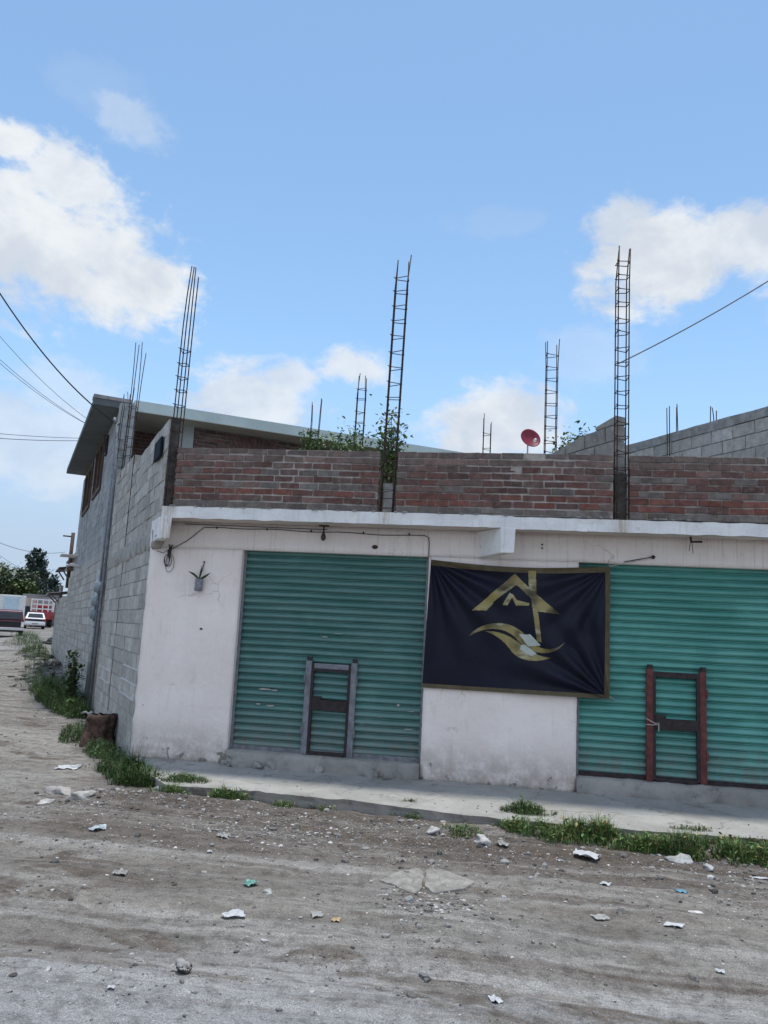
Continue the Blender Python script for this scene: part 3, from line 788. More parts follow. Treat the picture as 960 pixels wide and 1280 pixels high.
masonry(mb, lambda u, d, z: S(8.5+d, u, z), .35, 1.75, 3.4, 35, .0872, .26, .016, .12, BR, jitter=.004)
masonry(mb, lambda u, d, z: S(7.35+d, u, z), 1.78, 11.0, 3.4, 35, .0872, .26, .016, .12, [tuple(c*.8 for c in t) for t in BR], jitter=.004)
# arch of bricks on end
for k in range(25):
    a = R(18+144*k/24); ra, rb = .78, 1.04; da = R(2.3)
    p = []
    for rr in (ra, rb):
        pass
    cx, cz = 3.25, 5.42
    for dd in (-.012, .05):
        for (rr, aa) in ((ra, a-da), (ra, a+da), (rb, a+da), (rb, a-da)):
            p.append(S(7.35+dd, cx-rr*math.cos(aa), cz+rr*math.sin(aa)))
    mb.hexa(p, tuple(c*.8 for c in random.choice(BR)))
mb.build('brick_wall', M['brick'], house, origin=HO)
mb = MB(); mb.box((7.36, 1.35, 3.4), (8.49, 1.77, 6.5), None, lambda s, o, z: S(s, o, z)); mb.box((6.3, -.02, 3.0), (6.62, .30, 6.5), None, lambda s, o, z: S(s, o, z))
mb.build('pillar', M['housecement'], house, origin=HO)
mb = MB(); z0, z1 = 6.5, 6.74
pl = [S(6.80, .31, 0), S(6.5, 13.5, 0), S(16.4, 13.5, 0), S(16.4, .28, 0)]
mb.prism([(q.x, q.y) for q in pl], z0, z1)
rs = mb.build('roof_slab', M['roofband'], house, origin=HO)
mb = MB(); mb.prism([(q.x, q.y) for q in (S(6.8, .36, 0), S(6.52, 13.4, 0), S(16.3, 13.4, 0), S(16.3, .36, 0))], 6.488, 6.497); mb.build('soffit', M['housesoffit'], rs)
mb = MB(); mb.prism([(q.x, q.y) for q in (S(6.985, .27, 0), S(16.42, .27, 0), S(16.42, -.56, 0), S(6.985, -.53, 0))], 6.555, 6.70); mb.build('eaves', M['eaves'], rs)
mb = MB(); mb.prism([(q.x, q.y) for q in (S(6.965, .26, 0), S(7.3, .26, 0), S(7.3, -.545, 0), S(6.965, -.54, 0))], 6.702, 6.78); mb.build('edge_band', M['cement'], rs)
for k, (a, b, c, d) in enumerate(((8.95, 9.32, 5.88, 6.36), (9.75, 11.95, 5.12, 6.5), (12.9, 15.5, 5.06, 6.4))):
    fs2 = lambda s, o, z: S(s, o, z)
    w = MB(); fr = .10 if k else .05
    mt = M['wood'] if k else M['black']
    w.box((a, -.02, c), (a+fr, .12, d), None, fs2); w.box((b-fr, -.02, c), (b, .12, d), None, fs2); w.box((a+fr, -.02, c), (b-fr, .12, c+fr), None, fs2); w.box((a+fr, -.02, d-fr), (b-fr, .12, d), None, fs2)
    if k:
        m2 = (a+b)/2; w.box((m2-.06, -.015, c+fr), (m2+.06, .11, d-fr), None, fs2)
    wo = w.build('window', mt, house, origin=HO)
    w = MB(); w.box((a+fr, .05, c+fr), (b-fr, .06, d-fr), None, fs2); w.build('pane', M['glassdark'] if k != 1 else M['glassdark'], wo)
# ledge between the storeys and a white shelf pipe
mb = MB(); mb.box((15.9, -.45, 3.86), (17.0, .04, 3.89), None, lambda s, o, z: S(s, o, z)); mb.build('canopy', M['rackwhite'], house, origin=HO)
mb = MB(); mb.tube([S(13.5, .05, 3.35), S(13.5, -.25, 3.42), S(13.5, -.36, 3.36), S(13.5, -.38, 3.22)], .05, 10); mb.build('spout', M['rackwhite'], house, origin=HO)

# satellite dish on the house roof
q = at_y(662, 549, 12.0)
dish = thing('satellite_dish', (q.x-.05, q.y+.1, 6.74), 'round dark red satellite dish on the pale house roof', 'satellite dish')
mb = MB(); aim = (Vector((.36, -.82, .34))).normalized(); rot = aim.to_track_quat('Z', 'Y').to_matrix()
prof = [(.30, .075), (.29, .07)]+[(.29*k/8, .07*(k/8)**2) for k in range(7, 0, -1)]
cpt = q
outer = [(max(.002, .30*k/9), .075*(k/9)**2-.012) for k in range(0, 10)]
inner = [(max(.002, .30*k/9), .075*(k/9)**2) for k in range(9, -1, -1)]
mb.lathe(outer+inner, 28, lambda v: cpt + rot @ v); mb.build('reflector', M['redpaint'], dish, origin=dish.location)
mb = MB(); mb.tube([cpt-aim*.02, cpt-aim*.12+W(0, 0, -.05), W(dish.location.x, dish.location.y, 6.75)], .022, 8); mb.box((dish.location.x-.12, dish.location.y-.12, 6.742), (dish.location.x+.12, dish.location.y+.12, 6.76)); mb.build('mast', M['galv'], dish, origin=dish.location)
mb = MB(); low = cpt+rot@Vector((0, -.27, .06)); lnb = cpt+aim*.30+rot@Vector((.02, -.20, 0)); mb.tube([low, lnb], .012, 6); mb.build('feed_arm', M['galv'], dish, origin=dish.location)
mb = MB(); mb.tube([lnb-aim*.0, lnb-aim*.09], .035, 10); mb.build('receiver', M['rackwhite'], dish, origin=dish.location)

# ================================================================== BANNER
BX0, BX1, BZ0, BZ1 = 3.80, 6.02, 1.245, 2.845
ban = thing('banner', (BX0, -.03, BZ0), 'dark navy cloth banner with gold house emblem hung between the shutters', 'banner')
def cloth(u, v):
    """u to the right, v up, both 0..1; distance in front of the wall"""
    y = .035
    for (cu, cv, am) in ((0, 1, .030), (1, 1, .022), (1, 0, .030)):     # folds radiating from the tied corners
        du, dv = abs(u-cu)*1.4, abs(v-cv); r = math.hypot(du, dv); a = math.atan2(dv, du+1e-6)
        y += am*math.sin(a*17+cu*2+cv)*math.exp(-((r-.42)/.34)**2)*(1 if r > .03 else r/.03)
    y += .020*math.sin(u*math.pi)*math.sin(v*math.pi)+.012*fbm((u*3.2, v*2.4, 1), 3)
    return -max(y, .008)
def sag(u): return -.055*math.sin(math.pi*u)+.0
def cpos(u, v, off=0):
    x = BX0+(BX1-BX0)*u; top = BZ1+sag(u)*v
    # lower edge lifts slightly to the right as in a tied cloth
    z = BZ0+.0*u + (top-BZ0)*v
    return W(x-.045*(1-v)*(1-u), cloth(u, v)+off, z)
NU, NV = 400, 288
def inpoly(x, z, P):
    c = False; n = len(P)
    for i in range(n):
        x1, z1 = P[i]; x2, z2 = P[(i+1) % n]
        if (z1 > z) != (z2 > z) and x < (x2-x1)*(z-z1)/(z2-z1)+x1: c = not c
    return c
def bz(p0, p1, p2, p3, n=14):
    return [tuple((1-t)**3*a+3*(1-t)**2*t*b+3*(1-t)*t*t*c+t**3*d for a, b, c, d in zip(p0, p1, p2, p3)) for t in [k/n for k in range(n+1)]]
def E2(px, py):   # emblem outline points, read off the cloth as facade coordinates
    q = at_y(px, py, -.05); return (q.x, q.z)
roofL = [E2(*p) for p in ((643.5, 717), (590, 763), (608, 763), (616, 755), (617, 752), (644, 732), (646, 731), (670, 754), (670, 764), (700, 768), (661, 734))]
chim = [E2(*p) for p in ((660.5, 713), (670, 713), (670.5, 742), (661, 734))]
post = [E2(*p) for p in ((671, 752), (671, 787), (677, 790), (677, 802), (671, 799), (671, 799), (668, 796), (664, 752))]
wallR = [E2(*p) for p in ((664, 748), (671, 752), (677, 803), (671, 801))]
inner = [E2(*p) for p in ((628, 756), (637, 741), (641, 743), (646, 750), (653, 752), (662, 754), (661, 757), (645, 757), (640, 747), (634, 757))]
def emblem(x, z):
    if inpoly(x, z, roofL) or inpoly(x, z, chim) or inpoly(x, z, wallR): return 1
    return 0
sw1 = bz((585, 796), (600, 776), (635, 772), (655, 792))+bz((655, 792), (668, 812), (690, 818), (706, 803))[1:]
sw1 += bz((706, 803), (692, 824), (662, 818), (648, 801))[1:]+bz((648, 801), (632, 781), (605, 783), (585, 796))[1:-1]
sw2 = bz((606, 789), (625, 788), (640, 796), (652, 806))+bz((652, 806), (664, 816), (676, 822), (690, 822))[1:]+bz((690, 822), (668, 830), (650, 826), (640, 815))[1:]+bz((640, 815), (630, 801), (620, 793), (606, 789))[1:-1]
sil = [(649, 793), (663, 793), (676, 807), (660, 808)]; sil2 = [(651, 806), (656, 806), (671, 817), (664, 820), (650, 812)]
sw1 = [E2(*p) for p in sw1]; sw2 = [E2(*p) for p in sw2]; sil = [E2(*p) for p in sil]; sil2 = [E2(*p) for p in sil2]
def grid(name, mat, test, off, parent, hem=None):
    mb = MB(); cache = {}
    def V(i, j):
        if (i, j) not in cache: cache[(i, j)] = mb.bm.verts.new(cpos(i/NU, j/NV, off))
        return cache[(i, j)]
    for i in range(NU):
        for j in range(NV):
            c = cpos((i+.5)/NU, (j+.5)/NV)
            if test(c.x, c.z, (i+.5)/NU, (j+.5)/NV):
                mb.bm.faces.new((V(i, j), V(i+1, j), V(i+1, j+1), V(i, j+1))).smooth = True
    return mb.build(name, mat, parent, origin=ban.location, recalc=False)
grid('cloth', M['banner'], lambda x, z, u, v: True, 0, ban)
grid('hem', M['hem'], lambda x, z, u, v: v > .955 or v < .032 or u > .972, -.0025, ban)
grid('emblem', M['gold'], lambda x, z, u, v: emblem(x, z) or inpoly(x, z, sw1) or inpoly(x, z, sw2) or inpoly(x, z, inner), -.003, ban)
grid('emblem_highlight', M['swoosh'], lambda x, z, u, v: inpoly(x, z, sil) or inpoly(x, z, sil2), -.0055, ban)
for a, b in (((BX1-.01, -.04, BZ1), (6.52, -.035, 2.975)), ((BX1-.01, -.04, BZ1), (6.0, .0, 2.93)), ((BX1, -.04, BZ0+.03), (6.09, .09, 1.235)), ((BX0, -.03, BZ1), (3.785, -.004, 2.9)), ((BX0-.04, -.03, BZ0), (3.78, -.01, BZ0-.03)), ((BX0-.03, -.03, 1.55), (3.765, .0, 1.57))):
    mb = MB(); mb.tube([a, b], .005, 5); mb.build('tie_cord', M['string'], ban, origin=ban.location)
# rod the banner cord is tied to
rod = MB(); rod.tube([(6.18, -.045, 2.905), (6.33, -.02, 2.94), (6.525, -.04, 2.98)], .007, 6); rod.lathe([(.004, -.02), (.022, -.012), (.024, .01), (.008, .022)], 10, lambda v: W(6.53, -.02, 2.98)+W(v.x, v.z, v.y))
rod.tube([(6.53, -.03, 2.98), (6.53, .01, 2.98)], .008, 6)
tag(rod.build('tie_rod', M['darksteel'], origin=(6.5, 0, 2.98)), 'thin dark rod on the lintel holding the banner cord', 'rod')
# ================================================================== SMALL THINGS ON THE FRONT
# bottle planter
bp = thing('bottle_planter', (.745, -.05, 2.36), 'cut plastic bottle planter with three long leaves hanging on the white wall', 'planter')
mb = MB(); mb.lathe([(.03, -.075), (.052, -.07), (.054, -.03), (.047, -.01), (.053, .01), (.053, .05), (.048, .07), (.052, .085), (.047, .086), (.044, .03)], 14, lambda v: v+W(.735, -.06, 2.385)); mb.build('bottle', M['pot'], bp, origin=bp.location)
mb = MB(); mb.tube([(.765, -.004, 2.70), (.755, -.02, 2.6), (.735, -.05, 2.47)], .006, 5); mb.tube([(.765, .01, 2.70), (.765, -.03, 2.705)], .009, 6); mb.build('hanging_string', M['cable'], bp, origin=bp.location)
for pts, w in (([(.735, -.06, 2.46), (.67, -.08, 2.54), (.58, -.09, 2.565)], .03), ([(.74, -.06, 2.46), (.82, -.08, 2.50), (.90, -.09, 2.56)], .033), ([(.738, -.06, 2.46), (.745, -.06, 2.55), (.755, -.04, 2.66)], .026)):
    mb = MB(); P0 = [Vector(p) for p in pts]; n = 8; prev = None
    for k in range(n+1):
        t = k/n; p = P0[0]*(1-t)**2+P0[1]*2*t*(1-t)+P0[2]*t*t; ww = w*math.sin(math.pi*(.18+.82*t))
        d = (P0[2]-P0[0]).normalized(); nrm = d.cross(Vector((0, 1, 0))).normalized()
        ring = [mb.bm.verts.new(p+nrm*ww*.5), mb.bm.verts.new(p+W(0, .012, 0)), mb.bm.verts.new(p-nrm*ww*.5)]
        if prev:
            for a in (0, 1):
                f = mb.bm.faces.new((prev[a], prev[a+1], ring[a+1], ring[a]))
                for l in f.loops: l[mb.tint] = (.055, .07, .035, 1)
        prev = ring
    mb.build('leaf', M['leaf'], bp, origin=bp.location)
# coil of wire on the beam end
mb = MB(); rnd = random.Random(4)
for k in range(5):
    rr = rnd.uniform(.05, .10); cx, cz = .27+rnd.uniform(-.03, .03), 2.73-rnd.uniform(0, .08)
    mb.tube([(cx+rr*.6*math.cos(t), -.03+.015*math.sin(t*2+k), cz+rr*1.3*math.sin(t)) for t in [2*math.pi*j/18 for j in range(19)]], .004, 5)
for k in range(7): mb.tube([(.29+rnd.uniform(-.03, .03), -.05, 2.89+rnd.uniform(-.03, .03)), (.28+rnd.uniform(-.03, .03), -.05, 2.82), (.27+rnd.uniform(-.02, .03), -.04, 2.74)], .008, 5)
mb.tube([(.08, -.01, 2.83), (.18, -.03, 2.80), (.27, -.05, 2.85)], .004, 5)
tag(mb.build('cable_coil', M['cable'], origin=(.27, -.03, 2.8)), 'tangled coil of dark cable under the beam end at the building corner', 'cable coil')
# cable along the top of the wall
mb = MB(); pts = [(.30, -.02, 2.86), (.50, -.012, 2.98), (.72, -.012, 3.165), (.9, -.012, 3.172)]
for k in range(14): pts.append((1.0+k*.195, -.012, 3.172-.008*math.sin(k*1.3)-.004*k*.5))
pts += [(3.70, -.012, 3.155), (3.755, -.012, 3.13), (3.765, -.012, 3.05), (3.765, -.012, 2.88)]
mb.tube(pts, .0055, 6)
for x in (.9, 1.6, 2.2, 2.9, 3.5): mb.box((x-.008, -.02, 3.155), (x+.008, .002, 3.18))
tag(mb.build('cable_run', M['cable'], origin=(2, 0, 3.17)), 'dark cable clipped along the top of the white wall above the left shutter', 'cable')
mb = MB(); mb.tube([(.45, -.014, 3.205), (1.2, -.014, 3.20), (2.3, -.014, 3.19), (2.42, -.03, 3.19)], .005, 5)
tag(mb.build('cable_run', M['cable'], origin=(1, 0, 3.2)), 'thinner cable running under the slab to the hanging bulb', 'cable')
lb = thing('bulb_socket', (2.395, -.12, 3.235), 'small bare bulb hanging from the soffit above the faded left shutter', 'light bulb')
mb = MB(); mb.box((2.33, -.135, 3.215), (2.46, -.105, 3.232)); mb.tube([(2.395, -.12, 3.22), (2.395, -.12, 3.13)], .012, 8); mb.build('socket', M['cable'], lb, origin=lb.location)
mb = MB(); mb.lathe([(.014, .03), (.02, .01), (.034, -.03), (.034, -.05), (.02, -.075), (.004, -.082)], 12, lambda v: v+W(2.395, -.12, 3.11)); mb.build('bulb', M['bulb'], lb, origin=lb.location)
mb = MB(); mb.tube([(6.93, -.2, 3.225), (6.93, -.2, 3.16), (7.06, -.2, 3.165)], .014, 6); mb.tube([(6.93, -.2, 3.19), (6.91, -.2, 3.05)], .004, 5); mb.tube([(6.94, -.2, 3.19), (6.955, -.2, 3.02)], .004, 5)
tag(mb.build('ceiling_hook', M['darksteel'], origin=(6.93, -.2, 3.2)), 'bent iron hook with dangling wires under the slab over the turquoise shutter', 'hook')
for k, (x, z) in enumerate(((5.19, 3.09), (5.19, 3.045), (3.06, 2.985), (.80, 1.82))):
    mb = MB(); r = (.012, .012, .035, .016)[k]
    mb.lathe([(.001, -.03), (r, -.025), (r*1.2, 0), (r*.5, .01)], 8, lambda v: W(x, v.z+.005, z)+W(v.x, 0, v.y*.7))
    tag(mb.build('nail', M['rust'], origin=(x, 0, z)), ('upper rusty nail in the lintel above the banner', 'lower rusty nail in the lintel above the banner', 'rusty stub in the lintel above the left shutter', 'nail in the white wall beside the left shutter')[k], 'nail')
# floodlight on the block wall
fl = thing('floodlight', S(.08, -.03, 4.22), 'small black floodlight on the block wall near the corner rebar column', 'lamp')
mb = MB(); mb.box((-.24, -.055, 4.09), (.30, -.02, 4.37), None, lambda s, o, z: S(s, o, z)); mb.build('lamp_body', M['navy'], fl, origin=fl.location, bevel=.01)
mb = MB(); mb.tube([S(.08, .01, 4.22), S(.08, -.03, 4.22)], .02, 6); mb.build('bracket', M['darksteel'], fl, origin=fl.location)
# downpipe / conduit and meter post
mb = MB(); mb.tube([S(6.18, .0, 6.02), S(6.2, -.07, 5.98), S(6.10, -.07, 5.85), S(5.78, -.04, 4.9), S(5.72, -.04, 3.4), S(5.85, -.04, 2.2), S(5.85, -.04, .1)], .032, 8)
tag(mb.build('drain_pipe', M['steel'], origin=S(5.9, -.07, 0)), 'long grey pipe running down the joint between shop and house', 'pipe')
mb = MB(); mb.tube([S(6.28, -.05, 5.9), S(6.3, -.05, 3.2), S(6.25, -.05, .2)], .022, 6); mb.tube([S(6.18, -.10, 6.0), S(6.25, -.12, 6.12), S(6.4, -.12, 6.08)], .03, 8)
tag(mb.build('conduit', M['steel'], origin=S(6.28, -.05, 0)), 'slim dark conduit beside the long grey pipe on the block wall', 'pipe')
mb = MB(); mb.box((5.57, .02, 0), (5.80, .13, 4.9), (.11, .1, .09), lambda s, o, z: S(s, o, z)); mb.build('wall_recess', M['cement'], shop)
mp = thing('meter_post', S(6.75, -.16, 0), 'peeling pale grey post with three round electricity meters on the block wall', 'meter post')
mb = MB(); mb.tube([S(6.45, -.06, .05), S(6.5, -.06, 1.5), S(6.65, -.06, 2.93)], .052, 10); mb.box((6.6, -.06, 2.6), (6.95, 0, 2.9), None, lambda s, o, z: S(s, o, z)); mb.build('post', M['galv'], mp, origin=mp.location)
for z, s in ((2.52, 6.12), (2.24, 6.42), (1.98, 6.46)):
    m = MB(); ctr = S(s, -.10, z)
    m.lathe([(.10, -.08), (.125, -.07), (.125, .0), (.115, .015), (.10, .02), (.095, .06), (.05, .08), (.004, .082)], 18, lambda v: ctr + NS*(-v.z) + SD*v.x + W(0, 0, v.y)); m.build('meter', M['meter'], mp, origin=mp.location)

# ================================================================== PAVEMENT
mb = MB()
edge = [(.10, -.12), (.50, -.70), (.80, -1.12), (1.15, -1.5), (1.5, -1.48), (2.0, -1.45), (2.6, -1.47), (3.2, -1.49), (3.7, -1.56), (4.2, -1.68), (4.8, -1.74), (5.4, -1.76), (6.0, -1.73), (6.6, -1.69), (7.3, -1.67), (8.2, -1.66), (9.0, -1.68), (12.0, -1.72)]
top = []
for i in range(len(edge)-1):
    (xa, ya), (xb, yb) = edge[i], edge[i+1]
    n = max(2, int(math.hypot(xb-xa, yb-ya)/.08))
    for k in range(n):
        t = k/n; top.append((xa+(xb-xa)*t, ya+(yb-ya)*t))
top.append(edge[-1])
rows = []
for (x, y) in top:
    yb = .1; row = []
    for k in range(13):
        f = k/12; yy = yb+(y-yb)*f
        xx = x if k else max(x, .03)
        z = .14-.012*f+.010*fbm((xx*1.2, yy*1.4, 2), 3)
        if k == 12: yy += .05*fbm((x*4, 1, 1), 4); z -= .012*abs(fbm((x*6, 4, 2), 3))
        row.append(mb.bm.verts.new((xx, yy, z)))
    yy = row[-1].co.y
    row.append(mb.bm.verts.new((x, yy+.015+.03*fbm((x*5, 2, 3), 3), .075))); row.append(mb.bm.verts.new((x, yy+.02, -.12)))
    rows.append(row)
for i in range(len(rows)-1):
    for k in range(14):
        try: f = mb.bm.faces.new((rows[i][k], rows[i][k+1], rows[i+1][k+1], rows[i+1][k])); f.smooth = k < 11; f.material_index = 1 if k >= 12 else 0
        except ValueError: pass
tag(mb.build('pavement', [M['walk'], M['kerbdark']]), None, None, kind='structure')

# ================================================================== GROUND
def axis(c0, c1, d, far0, far1, grow=1.13):
    a = []; x = c0
    while x <= c1: a.append(x); x += d
    s = d; x = a[-1]
    while x < far1: s *= grow; x += s; a.append(x)
    s = d; x = c0; lo = []
    while x > far0: s *= grow; x -= s; lo.append(x)
    return lo[::-1]+a
xs = axis(-7, 9, .05, -600, 600); ys = axis(-8.5, 4, .05, -600, 600)
bm = bmesh.new()
g = [[bm.verts.new((x, y, gh(x, y))) for y in ys] for x in xs]
for i in range(len(xs)-1):
    for j in range(len(ys)-1): bm.faces.new((g[i][j], g[i+1][j], g[i+1][j+1], g[i][j+1])).smooth = True
me = bpy.data.meshes.new('ground'); bm.to_mesh(me); bm.free(); me.materials.append(M['ground'])
go = bpy.data.objects.new('ground', me); C.objects.link(go); go['kind'] = 'structure'

# gravel ---------------------------------------------------------------
random.seed(77)
bm = bmesh.new(); r = bmesh.ops.create_icosphere(bm, subdivisions=1, radius=1)
tv = [v.co.copy() for v in bm.verts]; tf = [[v.index for v in f.verts] for f in bm.faces]; bm.free()
vv, ff, cc = [], [], []
def pebble(x, y, s, col, zf=.35):
    k = len(vv); a = random.uniform(0, 6.28); sx, sy, sz = s*random.uniform(.7, 1.3), s*random.uniform(.7, 1.2), s*random.uniform(.35, .75)
    z = gh(x, y) if not (y > -1.62 and x > 1) else .135
    ca, sa = math.cos(a), math.sin(a)
    for v in tv:
        q = 1+random.uniform(-.28, .28); px, py, pz = v.x*sx*q, v.y*sy*q, v.z*sz*q
        vv.append((x+px*ca-py*sa, y+px*sa+py*ca, z+pz+sz*zf))
    for f in tf: ff.append([i+k for i in f]); cc.append(col)
def pcol():
    k = random.random()
    b = random.uniform(.07, .22) if k < .60 else random.uniform(.24, .42) if k < .93 else random.uniform(.48, .62)
    w = random.uniform(.93, 1.0); return (b, b*w, b*w*w)
def dens(x, y):
    d = .22
    d += 1.1*math.exp(-((y+2.3)/.45)**2)*(x > .3)*(1.4 if x < 4 else .8)
    d += .35*math.exp(-((y+3.2)/.6)**2)
    d *= .25+1.5*max(0, fbm((x*.8, y*.9, 3), 3)+.25)
    return d
n = 0
while n < 26000:
    x = random.uniform(-3.5, 9.5); y = random.uniform(-7.2, -1.7)
    if random.random() < dens(x, y):
        s = .0033/ (random.random()**.5+.06)
        pebble(x, y, min(s, .038), pcol()); n += 1
for i in range(1500):
    s_ = random.uniform(-3, 22)**1; o = -abs(random.gauss(0, 1.4))-.1
    q = S(s_, o, 0); pebble(q.x, q.y, .006/(random.random()**.6+.2)*(1+max(0, s_)*.03), pcol())
for i in range(260):
    q = S(random.uniform(10.5, 26), -abs(random.gauss(.3, .55))-.15, 0); b_ = random.uniform(.08, .26)
    pebble(q.x, q.y, random.uniform(.03, .13), (b_, b_*.95, b_*.9))
for i in range(1100):
    x = random.gauss(2.6, 1.1); y = -2.2+random.gauss(0, .38)
    if y < -1.7 and fbm((x*1.6, y*2, 5), 3) > -.12: b_ = random.choice((.10, .16, .2, .28, .36, .5)); pebble(x, y, .007/(random.random()**.6+.22), (b_, b_*.96, b_*.92))
for i in range(300):
    q = at_z(540+random.gauss(0, 38), 1125+random.gauss(0, 16), 0); b_ = random.choice((.1, .18, .3, .45)); pebble(q.x, q.y, random.uniform(.004, .018), (b_, b_*.96, b_*.92))
for i in range(60):
    x = random.uniform(.5, 8); y = -1.3+random.gauss(0, .25)
    if y > -1.6: pebble(x, y, random.uniform(.004, .012), pcol())
me = bpy.data.meshes.new('gravel'); me.from_pydata(vv, [], ff)
at = me.attributes.new('tint', 'FLOAT_COLOR', 'FACE'); at.data.foreach_set('color', [c for t in cc for c in (*t, 1)])
me.materials.append(M['stone']); o = bpy.data.objects.new('gravel', me); C.objects.link(o)
tag(o, 'loose grey and white gravel scattered over the packed dirt street', 'gravel', kind='stuff')

# grass ----------------------------------------------------------------
class Grass:
    def __init__(s): s.v = []; s.f = []; s.c = []
    def blade(s, p, h, w, az, bend, col):
        d = Vector((math.cos(az), math.sin(az), 0)); sd = Vector((-d.y, d.x, 0))*w*.5
        k = len(s.v); p = Vector(p)
        m = p+d*bend*h*.35+W(0, 0, h*.6); t = p+d*bend*h+W(0, 0, h*(1-.25*bend))
        s.v += [p-sd, p+sd, m+sd*.75, m-sd*.75, t]; s.f += [(k, k+1, k+2, k+3), (k+3, k+2, k+4)]; s.c += [col, col]
    def leafy(s, p, size, az, tilt, col):
        k = len(s.v); p = Vector(p); d = Vector((math.cos(az)*math.cos(tilt), math.sin(az)*math.cos(tilt), math.sin(tilt))); sd = Vector((-math.sin(az), math.cos(az), 0))*size*.3
        up = d.cross(sd).normalized()*size*.08
        s.v += [p, p+d*size*.5+sd+up, p+d*size, p+d*size*.5-sd+up]; s.f.append((k, k+1, k+2, k+3)); s.c.append(col)
    def clump(s, c, rx, ry, n, h, zf, rot=0, yel=.06, lum=1.0):
        ca, sa = math.cos(rot), math.sin(rot)
        for i in range(n):
            a = random.uniform(0, 6.28); r = math.sqrt(random.random())
            ex = 1+.35*fbm((math.cos(a)*1.5+c[0], math.sin(a)*1.5+c[1], 2), 2)
            lx, ly = rx*r*math.cos(a)*ex, ry*r*math.sin(a)*ex
            x, y = c[0]+lx*ca-ly*sa, c[1]+lx*sa+ly*ca
            dd = fbm((x*3.5, y*3.5, 8), 3)
            if dd < -.22: continue
            hh = h*random.uniform(.45, 1.1)*(1.1-.65*r*r)*(1+.7*dd)
            g0 = random.uniform(.7, 1.3)*lum
            col = (.045*g0, .088*g0, .022*g0) if random.random() > yel else (.19*g0, .16*g0, .07*g0)
            if random.random() < .13: s.leafy((x, y, zf(x, y)+hh*random.random()*.7), .025+hh*.22, random.uniform(0, 6.28), random.uniform(-.2, .9), tuple(k*1.15 for k in col))
            else: s.blade((x, y, zf(x, y)-.01), hh, .005+.012*hh, random.uniform(0, 6.28), random.uniform(.15, .95), col)
    def build(s, name, parent=None, origin=None):
        me = bpy.data.meshes.new(name)
        o3 = Vector(origin) if origin is not None else Vector((0, 0, 0))
        me.from_pydata([Vector(v)-o3 for v in s.v], [], s.f)
        at = me.attributes.new('tint', 'FLOAT_COLOR', 'FACE'); at.data.foreach_set('color', [c for t in s.c for c in (*t, 1)])
        me.materials.append(M['leaf']); o = bpy.data.objects.new(name, me); C.objects.link(o); o.location = o3
        if parent is not None: o.parent = parent; o.location = o3-parent.location
        return o
pv = lambda x, y: .13
random.seed(101)
gr = Grass()
# strip at the foot of the kerb
for (px, py, rx, ry, n, h) in ((235, 990, .34, .15, 900, .15), (280, 998, .34, .13, 700, .13), (375, 1003, .34, .13, 700, .12), (405, 1006, .25, .10, 160, .07), (512, 1016, .20, .12, 420, .10), (572, 1042, .26, .16, 460, .10), (632, 1040, .22, .16, 420, .12), (662, 1038, .28, .20, 1100, .18), (705, 1050, .30, .20, 900, .14), (742, 1048, .36, .20, 1900, .25), (800, 1058, .40, .26, 2000, .17), (850, 1064, .42, .30, 2400, .17), (905, 1068, .42, .32, 2400, .17), (960, 1072, .45, .34, 2400, .17), (1030, 1076, .55, .36, 2200, .17)):
    q = at_z(px, py, .03); kerb_y = -1.70 if q.x > 4 else -1.48; gr.clump((q.x, min(q.y, kerb_y-ry*.75)), rx, ry, n, h, gh, yel=.17, lum=1.4)
# verge along the block wall
for (s_, o, rs_, ro, n, h) in ((.9, -.24, .75, .26, 1500, .20), (-.05, -.22, .55, .24, 1300, .20), (-.85, -.12, .45, .28, 1900, .30), (-1.2, .05, .28, .24, 1000, .28), (2.5, -.52, .65, .26, 900, .20), (3.3, -.42, .5, .24, 500, .18), (5.6, -.30, .7, .30, 1500, .36), (6.6, -.42, 1.0, .40, 2200, .46), (8.0, -.50, 1.1, .46, 2500, .46), (9.4, -.58, 1.1, .46, 2000, .40), (10.7, -.6, 1.1, .46, 1300, .32), (12.5, -.9, 1.5, .55, 600, .25), (17, -.7, 2.5, .5, 700, .35), (22, -.8, 2.5, .6, 900, .45), (33, -.9, 6, .9, 900, .5), (42, -.8, 6, .9, 700, .5)):
    q = S(s_, o, 0); gr.clump((q.x, q.y), ro, rs_, n, h, gh, rot=math.atan2(SD.y, SD.x)-math.pi/2)
tag(gr.build('grass'), 'green grass along the kerb foot and the block wall', 'grass', kind='stuff')
# separate tufts on the pavement
for px, py, rx, ry, n, h, lab in ((231, 975, .30, .17, 900, .10, 'round grass tuft on the pavement near the building corner'), (515, 1001, .16, .05, 200, .04, 'flat small grass tuft in a crack on the pavement below the banner'), (663, 1015, .30, .15, 1000, .13, 'thick grass tuft on the pavement edge below the banner and turquoise shutter'), (862, 1036, .22, .07, 320, .05, 'low grass tuft on the pavement below the red brown door frame'), (940, 1048, .22, .05, 160, .035, 'thin dry grass tuft at the pavement edge by the kerb grass')):
    t = Grass(); q = at_z(px, py, .135); t.clump((q.x, q.y), rx, ry, n, h, pv, yel=.10 if h > .05 else .35)
    tag(t.build('grass_tuft', origin=(q.x, q.y, .13)), lab, 'grass tuft', 'grass tufts on the pavement')
